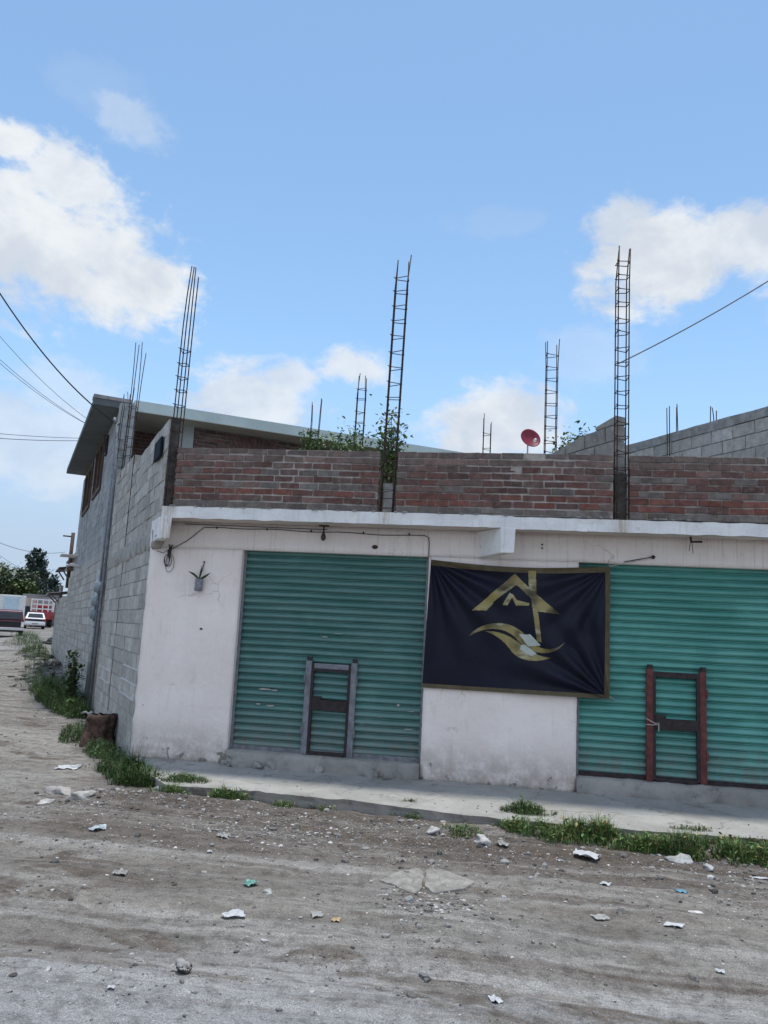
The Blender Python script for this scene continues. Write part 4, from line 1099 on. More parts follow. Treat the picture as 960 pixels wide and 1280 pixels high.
# tall weed by the wall
def weed(loc, h, n, label, name='tall_weed', spread=.28, leaf=.11, cols=((.05, .085, .03), (.075, .12, .04)), cat='weed', stems=5, up=.45, dense=0):
    loc = Vector(loc); t = thing(name, loc, label, cat)
    st = MB(); lv = Grass()
    for k in range(stems):
        a = 6.28*k/stems+random.uniform(-.5, .5); hh = h*random.uniform(.6, 1.0) if k else h
        tip = Vector((math.cos(a)*spread*random.uniform(.4, 1)*(k > 0), math.sin(a)*spread*random.uniform(.4, 1)*(k > 0), hh))
        pts = [loc+Vector((tip.x*f*f*.6+tip.x*f*.4+.02*math.sin(f*5+k), tip.y*f, tip.z*f)) for f in [j/6 for j in range(7)]]
        st.tube(pts, .012, 5, r1=.004)
        for i in range(n//stems):
            f = random.uniform(.15, 1)**(.8 if not dense else .45); j = min(5, int(f*6)); p = pts[j].lerp(pts[j+1], f*6-j)
            c = random.choice(cols); g0 = random.uniform(.7, 1.25)
            lv.leafy(p+Vector((random.gauss(0, .03+dense), random.gauss(0, .03+dense), random.gauss(0, .03+dense))), leaf*random.uniform(.5, 1.15)*(1.15-.4*f), random.uniform(0, 6.28), random.uniform(-.5, .9)+up*f-.2, tuple(x*g0 for x in c))
    st.build('stem', M['stem'], t, origin=loc)
    lv.build('foliage', t, origin=loc)
    return t
random.seed(5)
q = S(6.3, -.36, 0); weed((q.x, q.y, gh(q.x, q.y)), 1.15, 340, 'tall leafy weed growing at the foot of the meter post', stems=6, spread=.25, leaf=.17)
# plants on the roof
random.seed(8)
def shrub(loc, h, spread, n, leaf, label, stems=9, narrow=False):
    return weed(loc, h, n, label, 'roof_plant', spread, leaf, ((.10, .17, .05), (.14, .21, .07), (.07, .12, .04)), 'plant', stems, dense=.07)
shrub((3.20, .05, 3.384), 1.40, .14, 900, .10, 'tall leafy plant showing through the parapet gap behind the ladder like rebar', 8)
shrub((2.52, .95, 3.384), 1.36, .50, 1700, .10, 'wide bushy green plant behind the parapet beside the short rebar ladder', 14)
shrub((.86, 4.8, 3.384), 2.35, .28, 800, .13, 'small vine wrapping the leaning rebar column on the roof', 6)
shrub((5.78, 3.0, 3.384), 1.93, .42, 2400, .12, 'green shrub beside the stub wall and the medium rebar column', 12)

# ================================================================== STUMP
q = S(1.75, -.22, 0); zz = gh(q.x, q.y)
st = thing('tree_stump', (q.x, q.y, zz), 'rough reddish brown tree stump against the block wall in the grass', 'stump')
mb = MB(); seg = 36
prof = [(.27, -.06), (.26, .02), (.215, .10), (.19, .2), (.185, .32), (.195, .42), (.20, .47), (.175, .50)]
rings = []
for r, z in prof:
    ring = []
    for k in range(seg):
        a = 2*math.pi*k/seg; rr = r*(1+.42*fbm((math.cos(a)*1.6, math.sin(a)*1.6, z*2.2), 4)+.07*math.sin(a*9+z*5))
        ring.append(mb.bm.verts.new((q.x+rr*math.cos(a), q.y+rr*math.sin(a), zz+z*.9+.05*z*fbm((math.cos(a)*2, math.sin(a)*2, 1), 3))))
    rings.append(ring)
for i in range(len(rings)-1):
    for k in range(seg): mb.bm.faces.new((rings[i][k], rings[i][(k+1) % seg], rings[i+1][(k+1) % seg], rings[i+1][k])).smooth = True
mb.bm.faces.new(rings[0][::-1])
mb.build('bark', M['bark'], st, origin=st.location)
mb = MB(); c0 = mb.bm.verts.new((q.x, q.y, zz+.42)); rr = [mb.bm.verts.new((q.x+.17*math.cos(2*math.pi*k/24), q.y+.17*math.sin(2*math.pi*k/24), zz+.43+.02*math.sin(k*2.3))) for k in range(24)]
for k in range(24): mb.bm.faces.new((c0, rr[k], rr[(k+1) % 24]))
mb.build('cut_top', M['wood'], st, origin=st.location)

# ================================================================== LITTER AND ROCKS
SC = 1.0
def rockthing(px, py, size, seed, tint, label, name='rock', grp=None, lift=.25):
    q = at_g(px, py); k = (q-CAM).length/9.7*SC; size = tuple(c*k for c in size); mb = MB(); mb.rock((q.x, q.y, q.z+size[2]*lift), size, 3, seed, tint, .5, flat=False)
    if seed == 33:  # lit top and shaded sides painted into this rock's face tints
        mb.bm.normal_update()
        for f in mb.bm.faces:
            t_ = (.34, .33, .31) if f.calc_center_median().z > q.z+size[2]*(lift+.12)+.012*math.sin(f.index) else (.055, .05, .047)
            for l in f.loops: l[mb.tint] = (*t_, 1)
    return tag(mb.build(name, M['stone'], origin=q), label, 'rock', grp)
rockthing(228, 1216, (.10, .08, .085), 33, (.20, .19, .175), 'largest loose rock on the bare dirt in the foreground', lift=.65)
rockthing(335, 1116, (.075, .06, .035), 5, (.36, .36, .34), 'flat grey stone next to the green plastic scrap')
rockthing(103, 996, (.16, .11, .05), 6, (.42, .40, .37), 'flat pale rock half buried in the side street dirt, nearer the grass')
rockthing(75, 991, (.19, .13, .06), 7, (.37, .35, .33), 'wide pale rock half buried in the side street dirt, left of another')
rockthing(58, 1003, (.10, .07, .03), 8, (.42, .41, .39), 'thin pale rock flush with the side street dirt')
def slab(outline, label, seed):
    P = [at_z(x, y, .01) for x, y in outline]; c = sum(P, Vector())/len(P); mb = MB()
    Q = []
    for i in range(len(P)):
        for k in range(6):
            q = P[i].lerp(P[(i+1) % len(P)], k/6); e = 1+.10*fbm((q.x*9, q.y*9, seed), 3); Q.append(c+(q-c)*e)
    rings = []
    for f, h in ((1.02, -.03), (1.0, .006), (.93, .013), (.7, .018), (.4, .017)):
        rings.append([mb.bm.verts.new((c.x+(q.x-c.x)*f, c.y+(q.y-c.y)*f, gh(q.x, q.y)*.5+gh(c.x, c.y)*.5+h+.010*fbm((q.x*f*7, q.y*f*7, seed), 3))) for q in Q])
    n = len(Q)
    for a_, b_ in zip(rings, rings[1:]):
        for i in range(n): mb.bm.faces.new((a_[i], a_[(i+1) % n], b_[(i+1) % n], b_[i]))
    mb.bm.faces.new(rings[-1])
    for f in mb.bm.faces:
        for l in f.loops: l[mb.tint] = (.27, .255, .23, 1)
    tag(mb.build('rock_slab', M['stone'], origin=c), label, 'rock')
slab([(476, 1099), (503, 1087), (521, 1083), (531, 1089), (527, 1105), (519, 1114), (498, 1106)], 'broad flat pale rock slab flush with the dirt, left half', 1)
slab([(533, 1085), (558, 1087), (581, 1094), (594, 1101), (576, 1108), (545, 1111), (531, 1104)], 'broad flat pale rock slab flush with the dirt, right half', 2)
rockthing(511, 1127, (.06, .05, .045), 12, (.28, .29, .285), 'rounded grey rock below the flat pale slabs')
rockthing(850, 1076, (.14, .08, .05), 13, (.38, .38, .37), 'grey broken block by the kerb grass, larger of two')
rockthing(886, 1085, (.10, .06, .035), 14, (.42, .41, .40), 'grey broken block by the kerb grass, smaller of two')
rockthing(559, 1158, (.045, .04, .03), 15, (.27, .26, .25), 'small brownish rock on the tyre tracks below the pale slabs')
rockthing(524, 1160, (.045, .04, .035), 16, (.30, .28, .27), 'small round rock on the tyre tracks, left of a similar one')
rockthing(213, 988, (.17, .12, .09), 17, (.30, .30, .29), 'broken concrete lump at the pavement corner in the grass')
rockthing(603, 1052, (.12, .08, .06), 18, (.43, .42, .40), 'pale stone at the foot of the kerb beside the dark soil')
rockthing(541, 1041, (.09, .07, .06), 19, (.42, .41, .39), 'pale broken stone in the weeds below the kerb')
rockthing(775, 1141, (.035, .05, .04), 20, (.20, .19, .18), 'dark upright stone on the dirt right of the tyre tracks')
rockthing(60, 1213, (.04, .035, .03), 21, (.45, .44, .42), 'small pale rock near the damp patch in the foreground')
rockthing(868, 1224, (.04, .035, .03), 22, (.22, .21, .2), 'small dark rock low in the foreground')
rockthing(390, 1240, (.04, .03, .025), 23, (.42, .41, .40), 'small pale rock in the middle foreground')
def sheet(px, py, w, d, rot, crump, mat, seed, label, name, cat, lift=.006, n=10, cut=.3):
    q = at_g(px, py); k = (q-CAM).length/9.7; w *= k*.85; d *= k*1.05; crump *= k*.7; mb = MB(); ca, sa = math.cos(rot), math.sin(rot); g = []
    for i in range(n+1):
        row = []
        for j in range(n+1):
            u, v = i/n-.5, j/n-.5
            e = 1+cut*fbm((math.atan2(v, u)*1.5, seed, 2), 3)
            x, y = u*w*e, v*d*e
            z = lift+crump*(.5+fbm((u*3.2+seed, v*3.2, seed), 3))*(1-.2*abs(u))
            X, Y = q.x+x*ca-y*sa, q.y+x*sa+y*ca
            row.append(mb.bm.verts.new((X, Y, gh(X, Y)+max(z, .003))))
        g.append(row)
    for i in range(n):
        for j in range(n): mb.bm.faces.new((g[i][j], g[i+1][j], g[i+1][j+1], g[i][j+1]))
    o = mb.build(name, mat, origin=q)
    md = o.modifiers.new('thick', 'SOLIDIFY'); md.thickness = .003; md.offset = 1
    return tag(o, label, cat, 'litter on the street')
sheet(292, 1146, .27, .13, .45, .05, M['paper'], 1, 'white folded paper sheet lying on the foreground dirt', 'paper_sheet', 'litter')
sheet(733, 1073, .32, .20, -.25, .05, M['paper'], 2, 'largest white foam plate below the kerb grass', 'foam_plate', 'litter', lift=.03)
sheet(757, 1106, .12, .09, -.5, .03, M['paper'], 3, 'white curled shard below the foam plate', 'plastic_shard', 'litter')
sheet(843, 1158, .20, .12, -.5, .02, M['paper'], 4, 'white paper scrap right of the tyre tracks', 'paper_scrap', 'litter')
sheet(122, 1037, .20, .12, .4, .05, M['plastic_blue'], 5, 'crumpled pale plastic bag on the side street junction', 'plastic_bag', 'litter')
sheet(150, 1093, .16, .11, .2, .05, M['paper2'], 6, 'crumpled off white wrapper on the left dirt', 'wrapper', 'litter')
sheet(313, 1107, .16, .13, .9, .06, M['plastic_green'], 7, 'crumpled green plastic scrap beside a flat stone', 'plastic_scrap', 'litter')
sheet(420, 1151, .11, .08, .1, .03, M['orange'], 8, 'small orange peel scrap on the foreground dirt', 'peel', 'litter')
sheet(396, 1145, .14, .10, .5, .03, M['paper2'], 9, 'crumpled pale wrapper left of the orange peel', 'wrapper', 'litter')
sheet(619, 1252, .12, .17, .4, .04, M['paper'], 10, 'torn white paper low in the foreground by the damp soil', 'torn_paper', 'litter')
sheet(851, 1115, .13, .07, 0, .02, M['bluebit'], 11, 'small blue plastic scrap under the kerb grass', 'plastic_scrap', 'litter')
sheet(950, 1099, .18, .07, -.3, .02, M['paper'], 12, 'long white scrap below the kerb grass at the right', 'paper_scrap', 'litter')
sheet(84, 961, .28, .13, .1, .02, M['paper'], 13, 'flat white scrap on the side street near the grass', 'paper_scrap', 'litter')
sheet(109, 898, .16, .10, .3, .05, M['paper'], 14, 'white plastic scrap in the grass left of the stump', 'plastic_scrap', 'litter', lift=.08)
sheet(279, 1046, .16, .10, -.3, .04, M['paper2'], 15, 'grey white crumpled wrapper on the rubble below the left shutter', 'wrapper', 'litter')
sheet(628, 1057, .15, .10, -.3, .05, M['paper2'], 16, 'dirty white wrapper below the kerb by the dark soil', 'wrapper', 'litter')
sheet(750, 1149, .18, .13, .2, .025, M['paper2'], 17, 'dirty pale rag on the tyre tracks', 'rag', 'litter')
sheet(139, 1236, .08, .05, .2, .02, M['paper'], 18, 'tiny white scrap in the left foreground', 'paper_scrap', 'litter')
sheet(700, 1077, .09, .03, .0, .015, M['paper'], 19, 'small white strip left of the foam plate', 'paper_scrap', 'litter')
sheet(262, 1056+10, .06, .04, .3, .02, M['paper'], 20, 'tiny white chip on the dirt below the left shutter', 'paper_scrap', 'litter')
sheet(900, 1216, .10, .05, -.3, .02, M['paper'], 21, 'small white scrap in the right foreground', 'paper_scrap', 'litter')
sheet(336, 1255-30, .07, .04, .3, .02, M['paper2'], 22, 'small grey scrap near the largest loose rock', 'paper_scrap', 'litter')
for (px, py, lab, yel) in ((268, 992, 'yellow flowered weed at the pavement corner', 1),):
    pass

# ================================================================== FAR END OF THE SIDE STREET
fss = lambda s, o, z: S(s, o, z)
random.seed(61)
bw = thing('boundary_wall', S(17.2, 0, 0), 'long low grey block wall running down the side street', 'wall')
mb = MB()
masonry(mb, lambda u, d, z: S(u, d-.0, z), 17.12, 18.6, 0, 16, .2045, .41, .013, .15, BL, jitter=.006)
masonry(mb, lambda u, d, z: S(u, d-.0, z), 18.6, 26.0, 0, 13, .2045, .41, .013, .15, BL, jitter=.006)
mb.build('block_courses', M['block'], bw, origin=S(17.2, 0, 0))
def shack(s0, s1, z, proj, label, px):
    t = thing('tin_awning', S(s0, 0, z), label, 'awning', 'rusty awnings on the block wall')
    mb = MB(); n = 24
    lo, hi = [], []
    for i in range(n+1):
        u = s0+(s1-s0)*i/n; w = .025*math.sin(i*2.4)
        lo.append((mb.bm.verts.new(S(u, -proj, z-.12+w)), mb.bm.verts.new(S(u, -proj, z-.16+w)))); hi.append((mb.bm.verts.new(S(u, .9, z+.1+w)), mb.bm.verts.new(S(u, .9, z+.06+w))))
    for i in range(n):
        mb.bm.faces.new((lo[i][0], lo[i+1][0], hi[i+1][0], hi[i][0])); mb.bm.faces.new((lo[i][1], hi[i][1], hi[i+1][1], lo[i+1][1])); mb.bm.faces.new((lo[i][0], lo[i][1], lo[i+1][1], lo[i+1][0]))
    mb.build('tin_roof', M['tin'], t, origin=t.location)
    for u in (s0+.15, s1-.15):
        mb = MB(); mb.tube([S(u, -proj+.1, z-.13), S(u, -.02, z-.45)], .03, 6); mb.build('strut', M['tin'], t, origin=t.location)
shack(19.0, 21.5, 3.75, .35, 'upper dark rusty tin awning projecting from the far block wall', 0)
shack(23.5, 26.2, 2.95, .45, 'lower rusty tin awning farther down the block wall', 0)
mb = MB(); mb.tube([S(21.0, .1, 3.0), S(21.0, .1, 5.1)], .07, 8); mb.tube([S(21.0, .1, 4.95), S(21.0, -.25, 4.95)], .03, 6)
tag(mb.build('wooden_pole', M['wood'], origin=S(21, .1, 2.4)), 'short dark wooden pole standing above the upper tin awning', 'pole')
sh2 = thing('shack', S(19.5, 0, 2.5), 'small makeshift shack with tan board wall behind the far block wall', 'shack')
mb = MB(); mb.box((18.4, .3, 2.6), (24, 3, 4.1), None, fss); mb.build('wall', M['tan'], sh2, origin=sh2.location)
mb = MB(); mb.box((18.2, .12, 4.11), (24.2, 3.2, 4.18), None, fss); mb.build('roof', M['tin'], sh2, origin=sh2.location)
mb = MB(); mb.box((24.2, .05, 2.3), (26, .12, 3.2), None, fss); 
tag(mb.build('board_fence', M['tin'], origin=S(29, .1, 0)), 'dark grey boards standing on top of the far block wall', 'fence')
# tyres and branches in the verge
q = at_g(61, 806)
for k, (dx, dz, rx, lab) in enumerate(((0, .10, .1, 'black tyre lying in the verge, lowest of the pile'), (.25, .28, .35, 'black tyre leaning on the verge pile, on top'))):
    mb = MB(); a, b2 = .27, .10; cen = q+NS*dx+W(0, 0, dz)
    rot = Matrix.Rotation(rx, 3, 'X')
    n, m = 24, 10; vs = [[mb.bm.verts.new(cen+rot@W((a+b2*math.cos(t))*math.cos(s_), (a+b2*math.cos(t))*math.sin(s_), b2*.9*math.sin(t))) for t in [2*math.pi*j/m for j in range(m)]] for s_ in [2*math.pi*i/n for i in range(n)]]
    for i in range(n):
        for j in range(m): mb.bm.faces.new((vs[i][j], vs[(i+1) % n][j], vs[(i+1) % n][(j+1) % m], vs[i][(j+1) % m])).smooth = True
    tag(mb.build('tyre', M['black'], origin=cen), lab, 'tyre', 'tyres in the verge')
mb = MB(); q = at_g(30, 815); q2 = at_g(52, 809); mb.tube([q+W(0, 0, .05), q.lerp(q2, .5)+W(0, 0, .12), q2+W(0, 0, .12)], .04, 6)
tag(mb.build('branch', M['bark'], origin=q), 'dark fallen branch on the edge of the side street', 'branch')

# ------------------------------------------------------------------ vehicles (local frame: +y drives away down the street)
ANG = math.atan2(SD.y, SD.x)-math.pi/2
def vehicle(name, loc, label, cat, ang=ANG):
    t = thing(name, loc, label, cat); t.rotation_euler[2] = ang; return t
def local(mb, name, mat, t, bevel=0, parent=None):
    o = mb.build(name, mat, bevel=bevel); o.parent = parent or t; return o
def wheel(t, x, y, r=.32, w=.2):
    mb = MB(); mb.lathe([(r*.62, -w/2), (r*.95, -w/2), (r, -w*.35), (r, w*.35), (r*.95, w/2), (r*.62, w/2)], 20, lambda v: W(v.z+x, v.x+y, v.y+r)); o = local(mb, 'wheel', M['black'], t)
    mb = MB(); mb.lathe([(r*.6, -w*.42), (r*.58, w*.42)], 16, lambda v: W(v.z+x, v.x+y, v.y+r)); local(mb, 'rim', M['chrome'], t, parent=o)
def shell(mb, prof, w0, wt=None, zt=None):
    """extrude a side profile (y, z); narrows to wt above the waist zt"""
    def hw(z): return w0/2 if not wt or z <= zt[0] else w0/2+(wt/2-w0/2)*min(1, (z-zt[0])/(zt[1]-zt[0]))
    a = [mb.bm.verts.new((-hw(z), y, z)) for y, z in prof]; b = [mb.bm.verts.new((hw(z), y, z)) for y, z in prof]
    n = len(prof); mb.bm.faces.new(a); mb.bm.faces.new(b[::-1])
    for i in range(n): mb.bm.faces.new((a[i], b[i], b[(i+1) % n], a[(i+1) % n]))
# white hatchback seen from behind
px, py = 42, 787; v = ray(px, py); q = CAM+v*(80/math.hypot(v.x, v.y)); q.z = gh(q.x, q.y)
base = Vector((q.x, q.y, gh(q.x, q.y)))
car = vehicle('parked_car', base, 'white hatchback seen from behind, parked at the end of the side street', 'car')
mb = MB(); shell(mb, [(-2, .30), (-2.05, .55), (-1.98, .92), (-1.55, 1.42), (-1.2, 1.47), (.2, 1.46), (1.0, .98), (2.0, .85), (2.1, .5), (2.0, .28)], 1.72, 1.32, (.92, 1.45)); body = local(mb, 'body', M['carwhite'], car, .05)
mb = MB(); mb.hexa([W(-.66, -1.925, 1.0), W(.66, -1.925, 1.0), W(.66, -1.85, 1.0), W(-.66, -1.85, 1.0), W(-.56, -1.60, 1.38), W(.56, -1.60, 1.38), W(.56, -1.5, 1.38), W(-.56, -1.5, 1.38)]); local(mb, 'rear_window', M['glassdark'], car, .01)
for sx in (-1, 1):
    mb = MB(); p = [W(sx*.835, -1.3, .98), W(sx*.835, .75, .98), W(sx*.79, .75, .98), W(sx*.79, -1.3, .98), W(sx*.70, -1.15, 1.38), W(sx*.70, .3, 1.38), W(sx*.66, .3, 1.38), W(sx*.66, -1.15, 1.38)]
    mb.hexa(p if sx > 0 else [p[i] for i in (1, 0, 3, 2, 5, 4, 7, 6)]); local(mb, 'side_window', M['glassdark'], car)
    mb = MB(); mb.box((sx*.78-.09, -2.06, .68), (sx*.78+.07, -1.96, .90)); local(mb, 'tail_light', M['lampred'], car, .01)
    for yy in (-1.3, 1.3): wheel(car, sx*.76, yy, .31)
mb = MB(); mb.box((-.70, -2.052, .70), (.70, -2.0, .88)); local(mb, 'trim_panel', M['black'], car, .01)
mb = MB(); mb.box((-.86, -2.14, .36), (.86, -2.0, .58)); local(mb, 'bumper', M['carwhite'], car, .03)
mb = MB(); mb.box((-.24, -2.155, .42), (.24, -2.142, .54)); local(mb, 'number_plate', M['paper2'], car)
# maroon pickup
base = CAM+ray(8, 786)*(56/math.hypot(ray(8, 786).x, ray(8, 786).y)); base.z = gh(base.x, base.y)
pk = vehicle('parked_pickup', base, 'dark maroon pickup with camper top seen from behind at the end of the street', 'pickup')
mb = MB(); shell(mb, [(-2.5, .48), (-2.5, 1.05), (.9, 1.05), (2.3, 1.0), (2.45, .5)], 1.95); local(mb, 'body', M['carmaroon'], pk, .05)
mb = MB(); shell(mb, [(-2.42, 1.055), (-2.30, 1.62), (-2.1, 1.70), (.4, 1.70), (1.0, 1.055)], 1.86, 1.6, (1.06, 1.6)); local(mb, 'camper_top', M['carmaroon'], pk, .05)
mb = MB(); mb.hexa([W(-.76, -2.45, 1.12), W(.76, -2.45, 1.12), W(.76, -2.3, 1.12), W(-.76, -2.3, 1.12), W(-.70, -2.345, 1.55), W(.70, -2.345, 1.55), W(.70, -2.2, 1.55), W(-.70, -2.2, 1.55)]); local(mb, 'rear_window', M['glassdark'], pk, .01)
mb = MB(); mb.box((-.80, -2.512, .66), (.80, -2.47, .98)); local(mb, 'tailgate', M['black'], pk, .01)
mb = MB(); mb.box((-.98, -2.68, .46), (.98, -2.52, .62)); local(mb, 'bumper', M['chrome'], pk, .02)
for sx in (-1, 1):
    mb = MB(); mb.box((sx*.88-.085, -2.53, .68), (sx*.88+.085, -2.47, .98)); local(mb, 'tail_light', M['rackwhite' if sx > 0 else 'lampred'], pk, .01)
    for yy in (-1.6, 1.5): wheel(pk, sx*.84, yy, .36, .24)
# red stake truck
base = CAM+ray(49, 786)*(88/math.hypot(ray(49, 786).x, ray(49, 786).y)); base.z = gh(base.x, base.y)
tk = vehicle('stake_truck', base, 'red truck with white stake rack standing behind the white hatchback', 'truck')
mb = MB(); mb.box((-1.05, -3, .75), (1.05, 1.2, 1.5)); local(mb, 'bed', M['carred'], tk, .03)
mb = MB(); shell(mb, [(1.3, .6), (1.3, 2.15), (2.3, 2.2), (2.7, 1.5), (3.4, 1.35), (3.5, .6)], 2.0, 1.7, (1.4, 2.1)); local(mb, 'cab', M['carred'], tk, .06)
for sx in (-1, 1):
    for k in range(5): pass
mb = MB()
for x in (-1.02, -.52, 0, .52, 1.02): mb.box((x-.05, -3.04, 1.5), (x+.05, -2.96, 2.75))
for z in (1.75, 2.2, 2.65): mb.box((-1.05, -3.0, z-.06), (1.05, -2.945, z+.06))
local(mb, 'stake_rack', M['rackwhite'], tk)
for sx in (-1, 1):
    mb = MB()
    for k in range(6): mb.box((sx*1.02-.04, -2.9+k*.78, 1.5), (sx*1.02+.04, -2.8+k*.78, 2.75))
    for z in (1.75, 2.2, 2.65): mb.box((sx*.985-.03, -2.9, z-.06), (sx*.985+.03, 1.1, z+.06))
    local(mb, 'stake_rack', M['rackwhite'], tk)
    for yy in (-2.0, 2.5): wheel(tk, sx*.9, yy, .42, .26)
    mb = MB(); mb.box((sx*.9-.08, -3.05, .9), (sx*.9+.08, -3.0, 1.1)); local(mb, 'tail_light', M['lampred'], tk)
# box truck on the left
base = CAM+ray(7, 786)*(70/math.hypot(ray(7, 786).x, ray(7, 786).y)); base.z = gh(base.x, base.y)
bt = vehicle('box_truck', base, 'tall white cargo box truck with pale blue rear door behind the maroon pickup', 'truck')
mb = MB(); mb.box((-1.2, -3, .9), (1.2, 2.2, 2.75)); local(mb, 'cargo_box', M['rackwhite'], bt, .03)
mb = MB(); mb.box((-.35, -3.03, 1.0), (.75, -3.003, 2.65)); local(mb, 'rear_door', M['boxblue'], bt)
mb = MB(); shell(mb, [(2.3, .6), (2.3, 2.5), (3.6, 2.45), (4.1, 1.5), (4.2, .6)], 2.1, 1.9, (1.4, 2.4)); local(mb, 'cab', M['carwhite'], bt, .06)
mb = MB(); mb.box((-1.1, -3.0, .55), (1.1, 2.2, .895)); local(mb, 'chassis', M['black'], bt)
for sx in (-1, 1):
    for yy in (-2, 2.9): wheel(bt, sx*.95, yy, .45, .28)
# buildings at the end
def far_at(px, D): 
    v = ray(px, 780); q = CAM+v*(D/math.hypot(v.x, v.y)); return Vector((q.x, q.y, gh(q.x, q.y)))
def fbox(base, ang, w, d, h):
    mb = MB(); mb.box((-w/2, 0, -.5), (w/2, d, h)); return mb
b = far_at(58, 92); t = thing('grey_building', b, 'low grey building with one dark square window at the end of the street', 'building'); t.rotation_euler[2] = ANG
mb = fbox(b, ANG, 5, 6, 3.15); local(mb, 'wall', M['greybuild'], t)
mb = MB(); mb.box((-2.6, -.15, 3.152), (2.6, 6.1, 3.3)); local(mb, 'roof', M['cement'], t)
mb = MB(); mb.box((-2.0, -.06, 1.9), (-1.1, -.005, 2.9)); wo = local(mb, 'window', M['glassdark'], t)
mb = MB(); mb.box((-2.06, -.09, 1.82), (-1.04, -.061, 1.9)); local(mb, 'sill', M['paper2'], t, parent=wo)
mb = MB(); mb.box((-.4, -.05, 0), (1.2, -.005, 2.4)); local(mb, 'door', M['tin'], t)
b = far_at(22, 88); t = thing('tan_house', b, 'narrow tan house wall behind the white box truck', 'house'); t.rotation_euler[2] = ANG
mb = fbox(b, ANG, 3.0, 5, 2.9); local(mb, 'wall', M['tan'], t)
mb = MB(); mb.box((-1.6, -.1, 2.902), (1.6, 5.1, 3.05)); local(mb, 'roof', M['cement'], t)
mb = MB(); mb.box((.3, -.05, 1.0), (1.1, -.005, 2.0)); local(mb, 'window', M['glassdark'], t)
b = far_at(30, 97); t = thing('end_wall', b, 'grey block wall closing off the end of the side street', 'wall'); t.rotation_euler[2] = ANG
mb = MB(); mb.box((-14, 0, -.5), (8, .2, 2.0)); local(mb, 'panel', M['greybuild'], t)
mb = MB(); mb.box((-14, -.03, 2.002), (8, .23, 2.1)); local(mb, 'coping', M['cement'], t)

# ------------------------------------------------------------------ trees
def tree(loc, h, crown_r, n, leaf, label, cols, kind='round', seed=1, name='tree'):
    rnd = random.Random(seed); t = thing(name, loc, label, 'tree'); loc = Vector(loc)
    mb = MB(); mb.tube([loc+W(0, 0, -.2), loc+W(.1, .1, h*.35), loc+W(-.1, 0, h*.9)], h*.028, 8, r1=h*.006)
    lv = Grass()
    if kind == 'round':
        for k in range(9):
            a = rnd.uniform(0, 6.28); z = h*rnd.uniform(.35, .6); e = loc+W(math.cos(a)*crown_r*.75, math.sin(a)*crown_r*.75, z+h*rnd.uniform(.1, .3))
            mb.tube([loc+W(0, 0, z), loc.lerp(e, .5)+W(0, 0, z*.55), e], h*.01, 5, r1=h*.003)
        cl = []
        for k in range(26):
            a = rnd.uniform(0, 6.28); f = rnd.uniform(0, 1)**.6; el = rnd.uniform(-.5, 1)
            cl.append((loc+W(math.cos(a)*crown_r*f*.95, math.sin(a)*crown_r*f*.95, h*.66+el*h*.30*(1-.4*f)), crown_r*rnd.uniform(.2, .42)))
        for i in range(n):
            c, r = rnd.choice(cl); p = c+Vector((rnd.gauss(0, 1), rnd.gauss(0, 1), rnd.gauss(0, .75)))*r*.55
            g0 = rnd.uniform(.65, 1.4); co = rnd.choice(cols)
            lv.leafy(p, leaf*rnd.uniform(.6, 1.3), rnd.uniform(0, 6.28), rnd.uniform(-.8, .8), tuple(x*g0 for x in co))
    else:
        br = []
        for k in range(90):
            f = rnd.uniform(.08, 1.0); a = rnd.uniform(0, 6.28); L = crown_r*(1-f)**.75*rnd.uniform(.55, 1.15)+.25
            s0 = loc+W(0, 0, h*f*.93); e = s0+W(math.cos(a)*L, math.sin(a)*L, L*.45+h*.05)
            mb.tube([s0, e], h*.005, 4, r1=h*.002); br.append((s0, e, L))
        for i in range(n):
            s0, e, L = rnd.choice(br); f = rnd.uniform(.2, 1.08); p = s0.lerp(e, f)+Vector((rnd.gauss(0, .12), rnd.gauss(0, .12), rnd.gauss(0, .18)))*(.5+L*.25)
            g0 = rnd.uniform(.6, 1.35); co = rnd.choice(cols)
            lv.leafy(p, leaf*rnd.uniform(.6, 1.3), rnd.uniform(0, 6.28), rnd.uniform(.2, 1.2), tuple(x*g0 for x in co))
    mb.build('trunk', M['bark'], t, origin=loc); lv.build('crown', t, origin=loc)
DG = ((.055, .085, .075), (.07, .10, .085), (.045, .07, .065)); LG = ((.11, .14, .075), (.14, .17, .085), (.09, .12, .065))
tree(far_at(35, 112), 9.2, 3.7, 3600, .62, 'tall dark conifer rising above the end of the side street', DG, 'con', 1, 'conifer_tree')
tree(far_at(22, 116), 6.2, 2.3, 1800, .7, 'shorter dark conifer left of the tallest one', DG, 'con', 2, 'conifer_tree')
tree(far_at(60, 118), 5.6, 2.4, 1400, .7, 'small conifer tips showing between the tall conifer and the shack', DG, 'con', 3, 'conifer_tree')
tree(far_at(4, 100), 6.6, 2.8, 1700, .5, 'loose light green broadleaf tree behind the box truck', LG, 'round', 4, 'broadleaf_tree')
tree(far_at(22, 99), 5.0, 1.7, 1100, .45, 'yellowish green bushy tree between the house and the dark conifers', ((.12, .16, .06), (.10, .14, .05)), 'round', 5, 'broadleaf_tree')
tree(far_at(-22, 104), 6.8, 3.6, 3000, .55, 'broadleaf tree left of the box truck', LG, 'round', 6, 'broadleaf_tree')

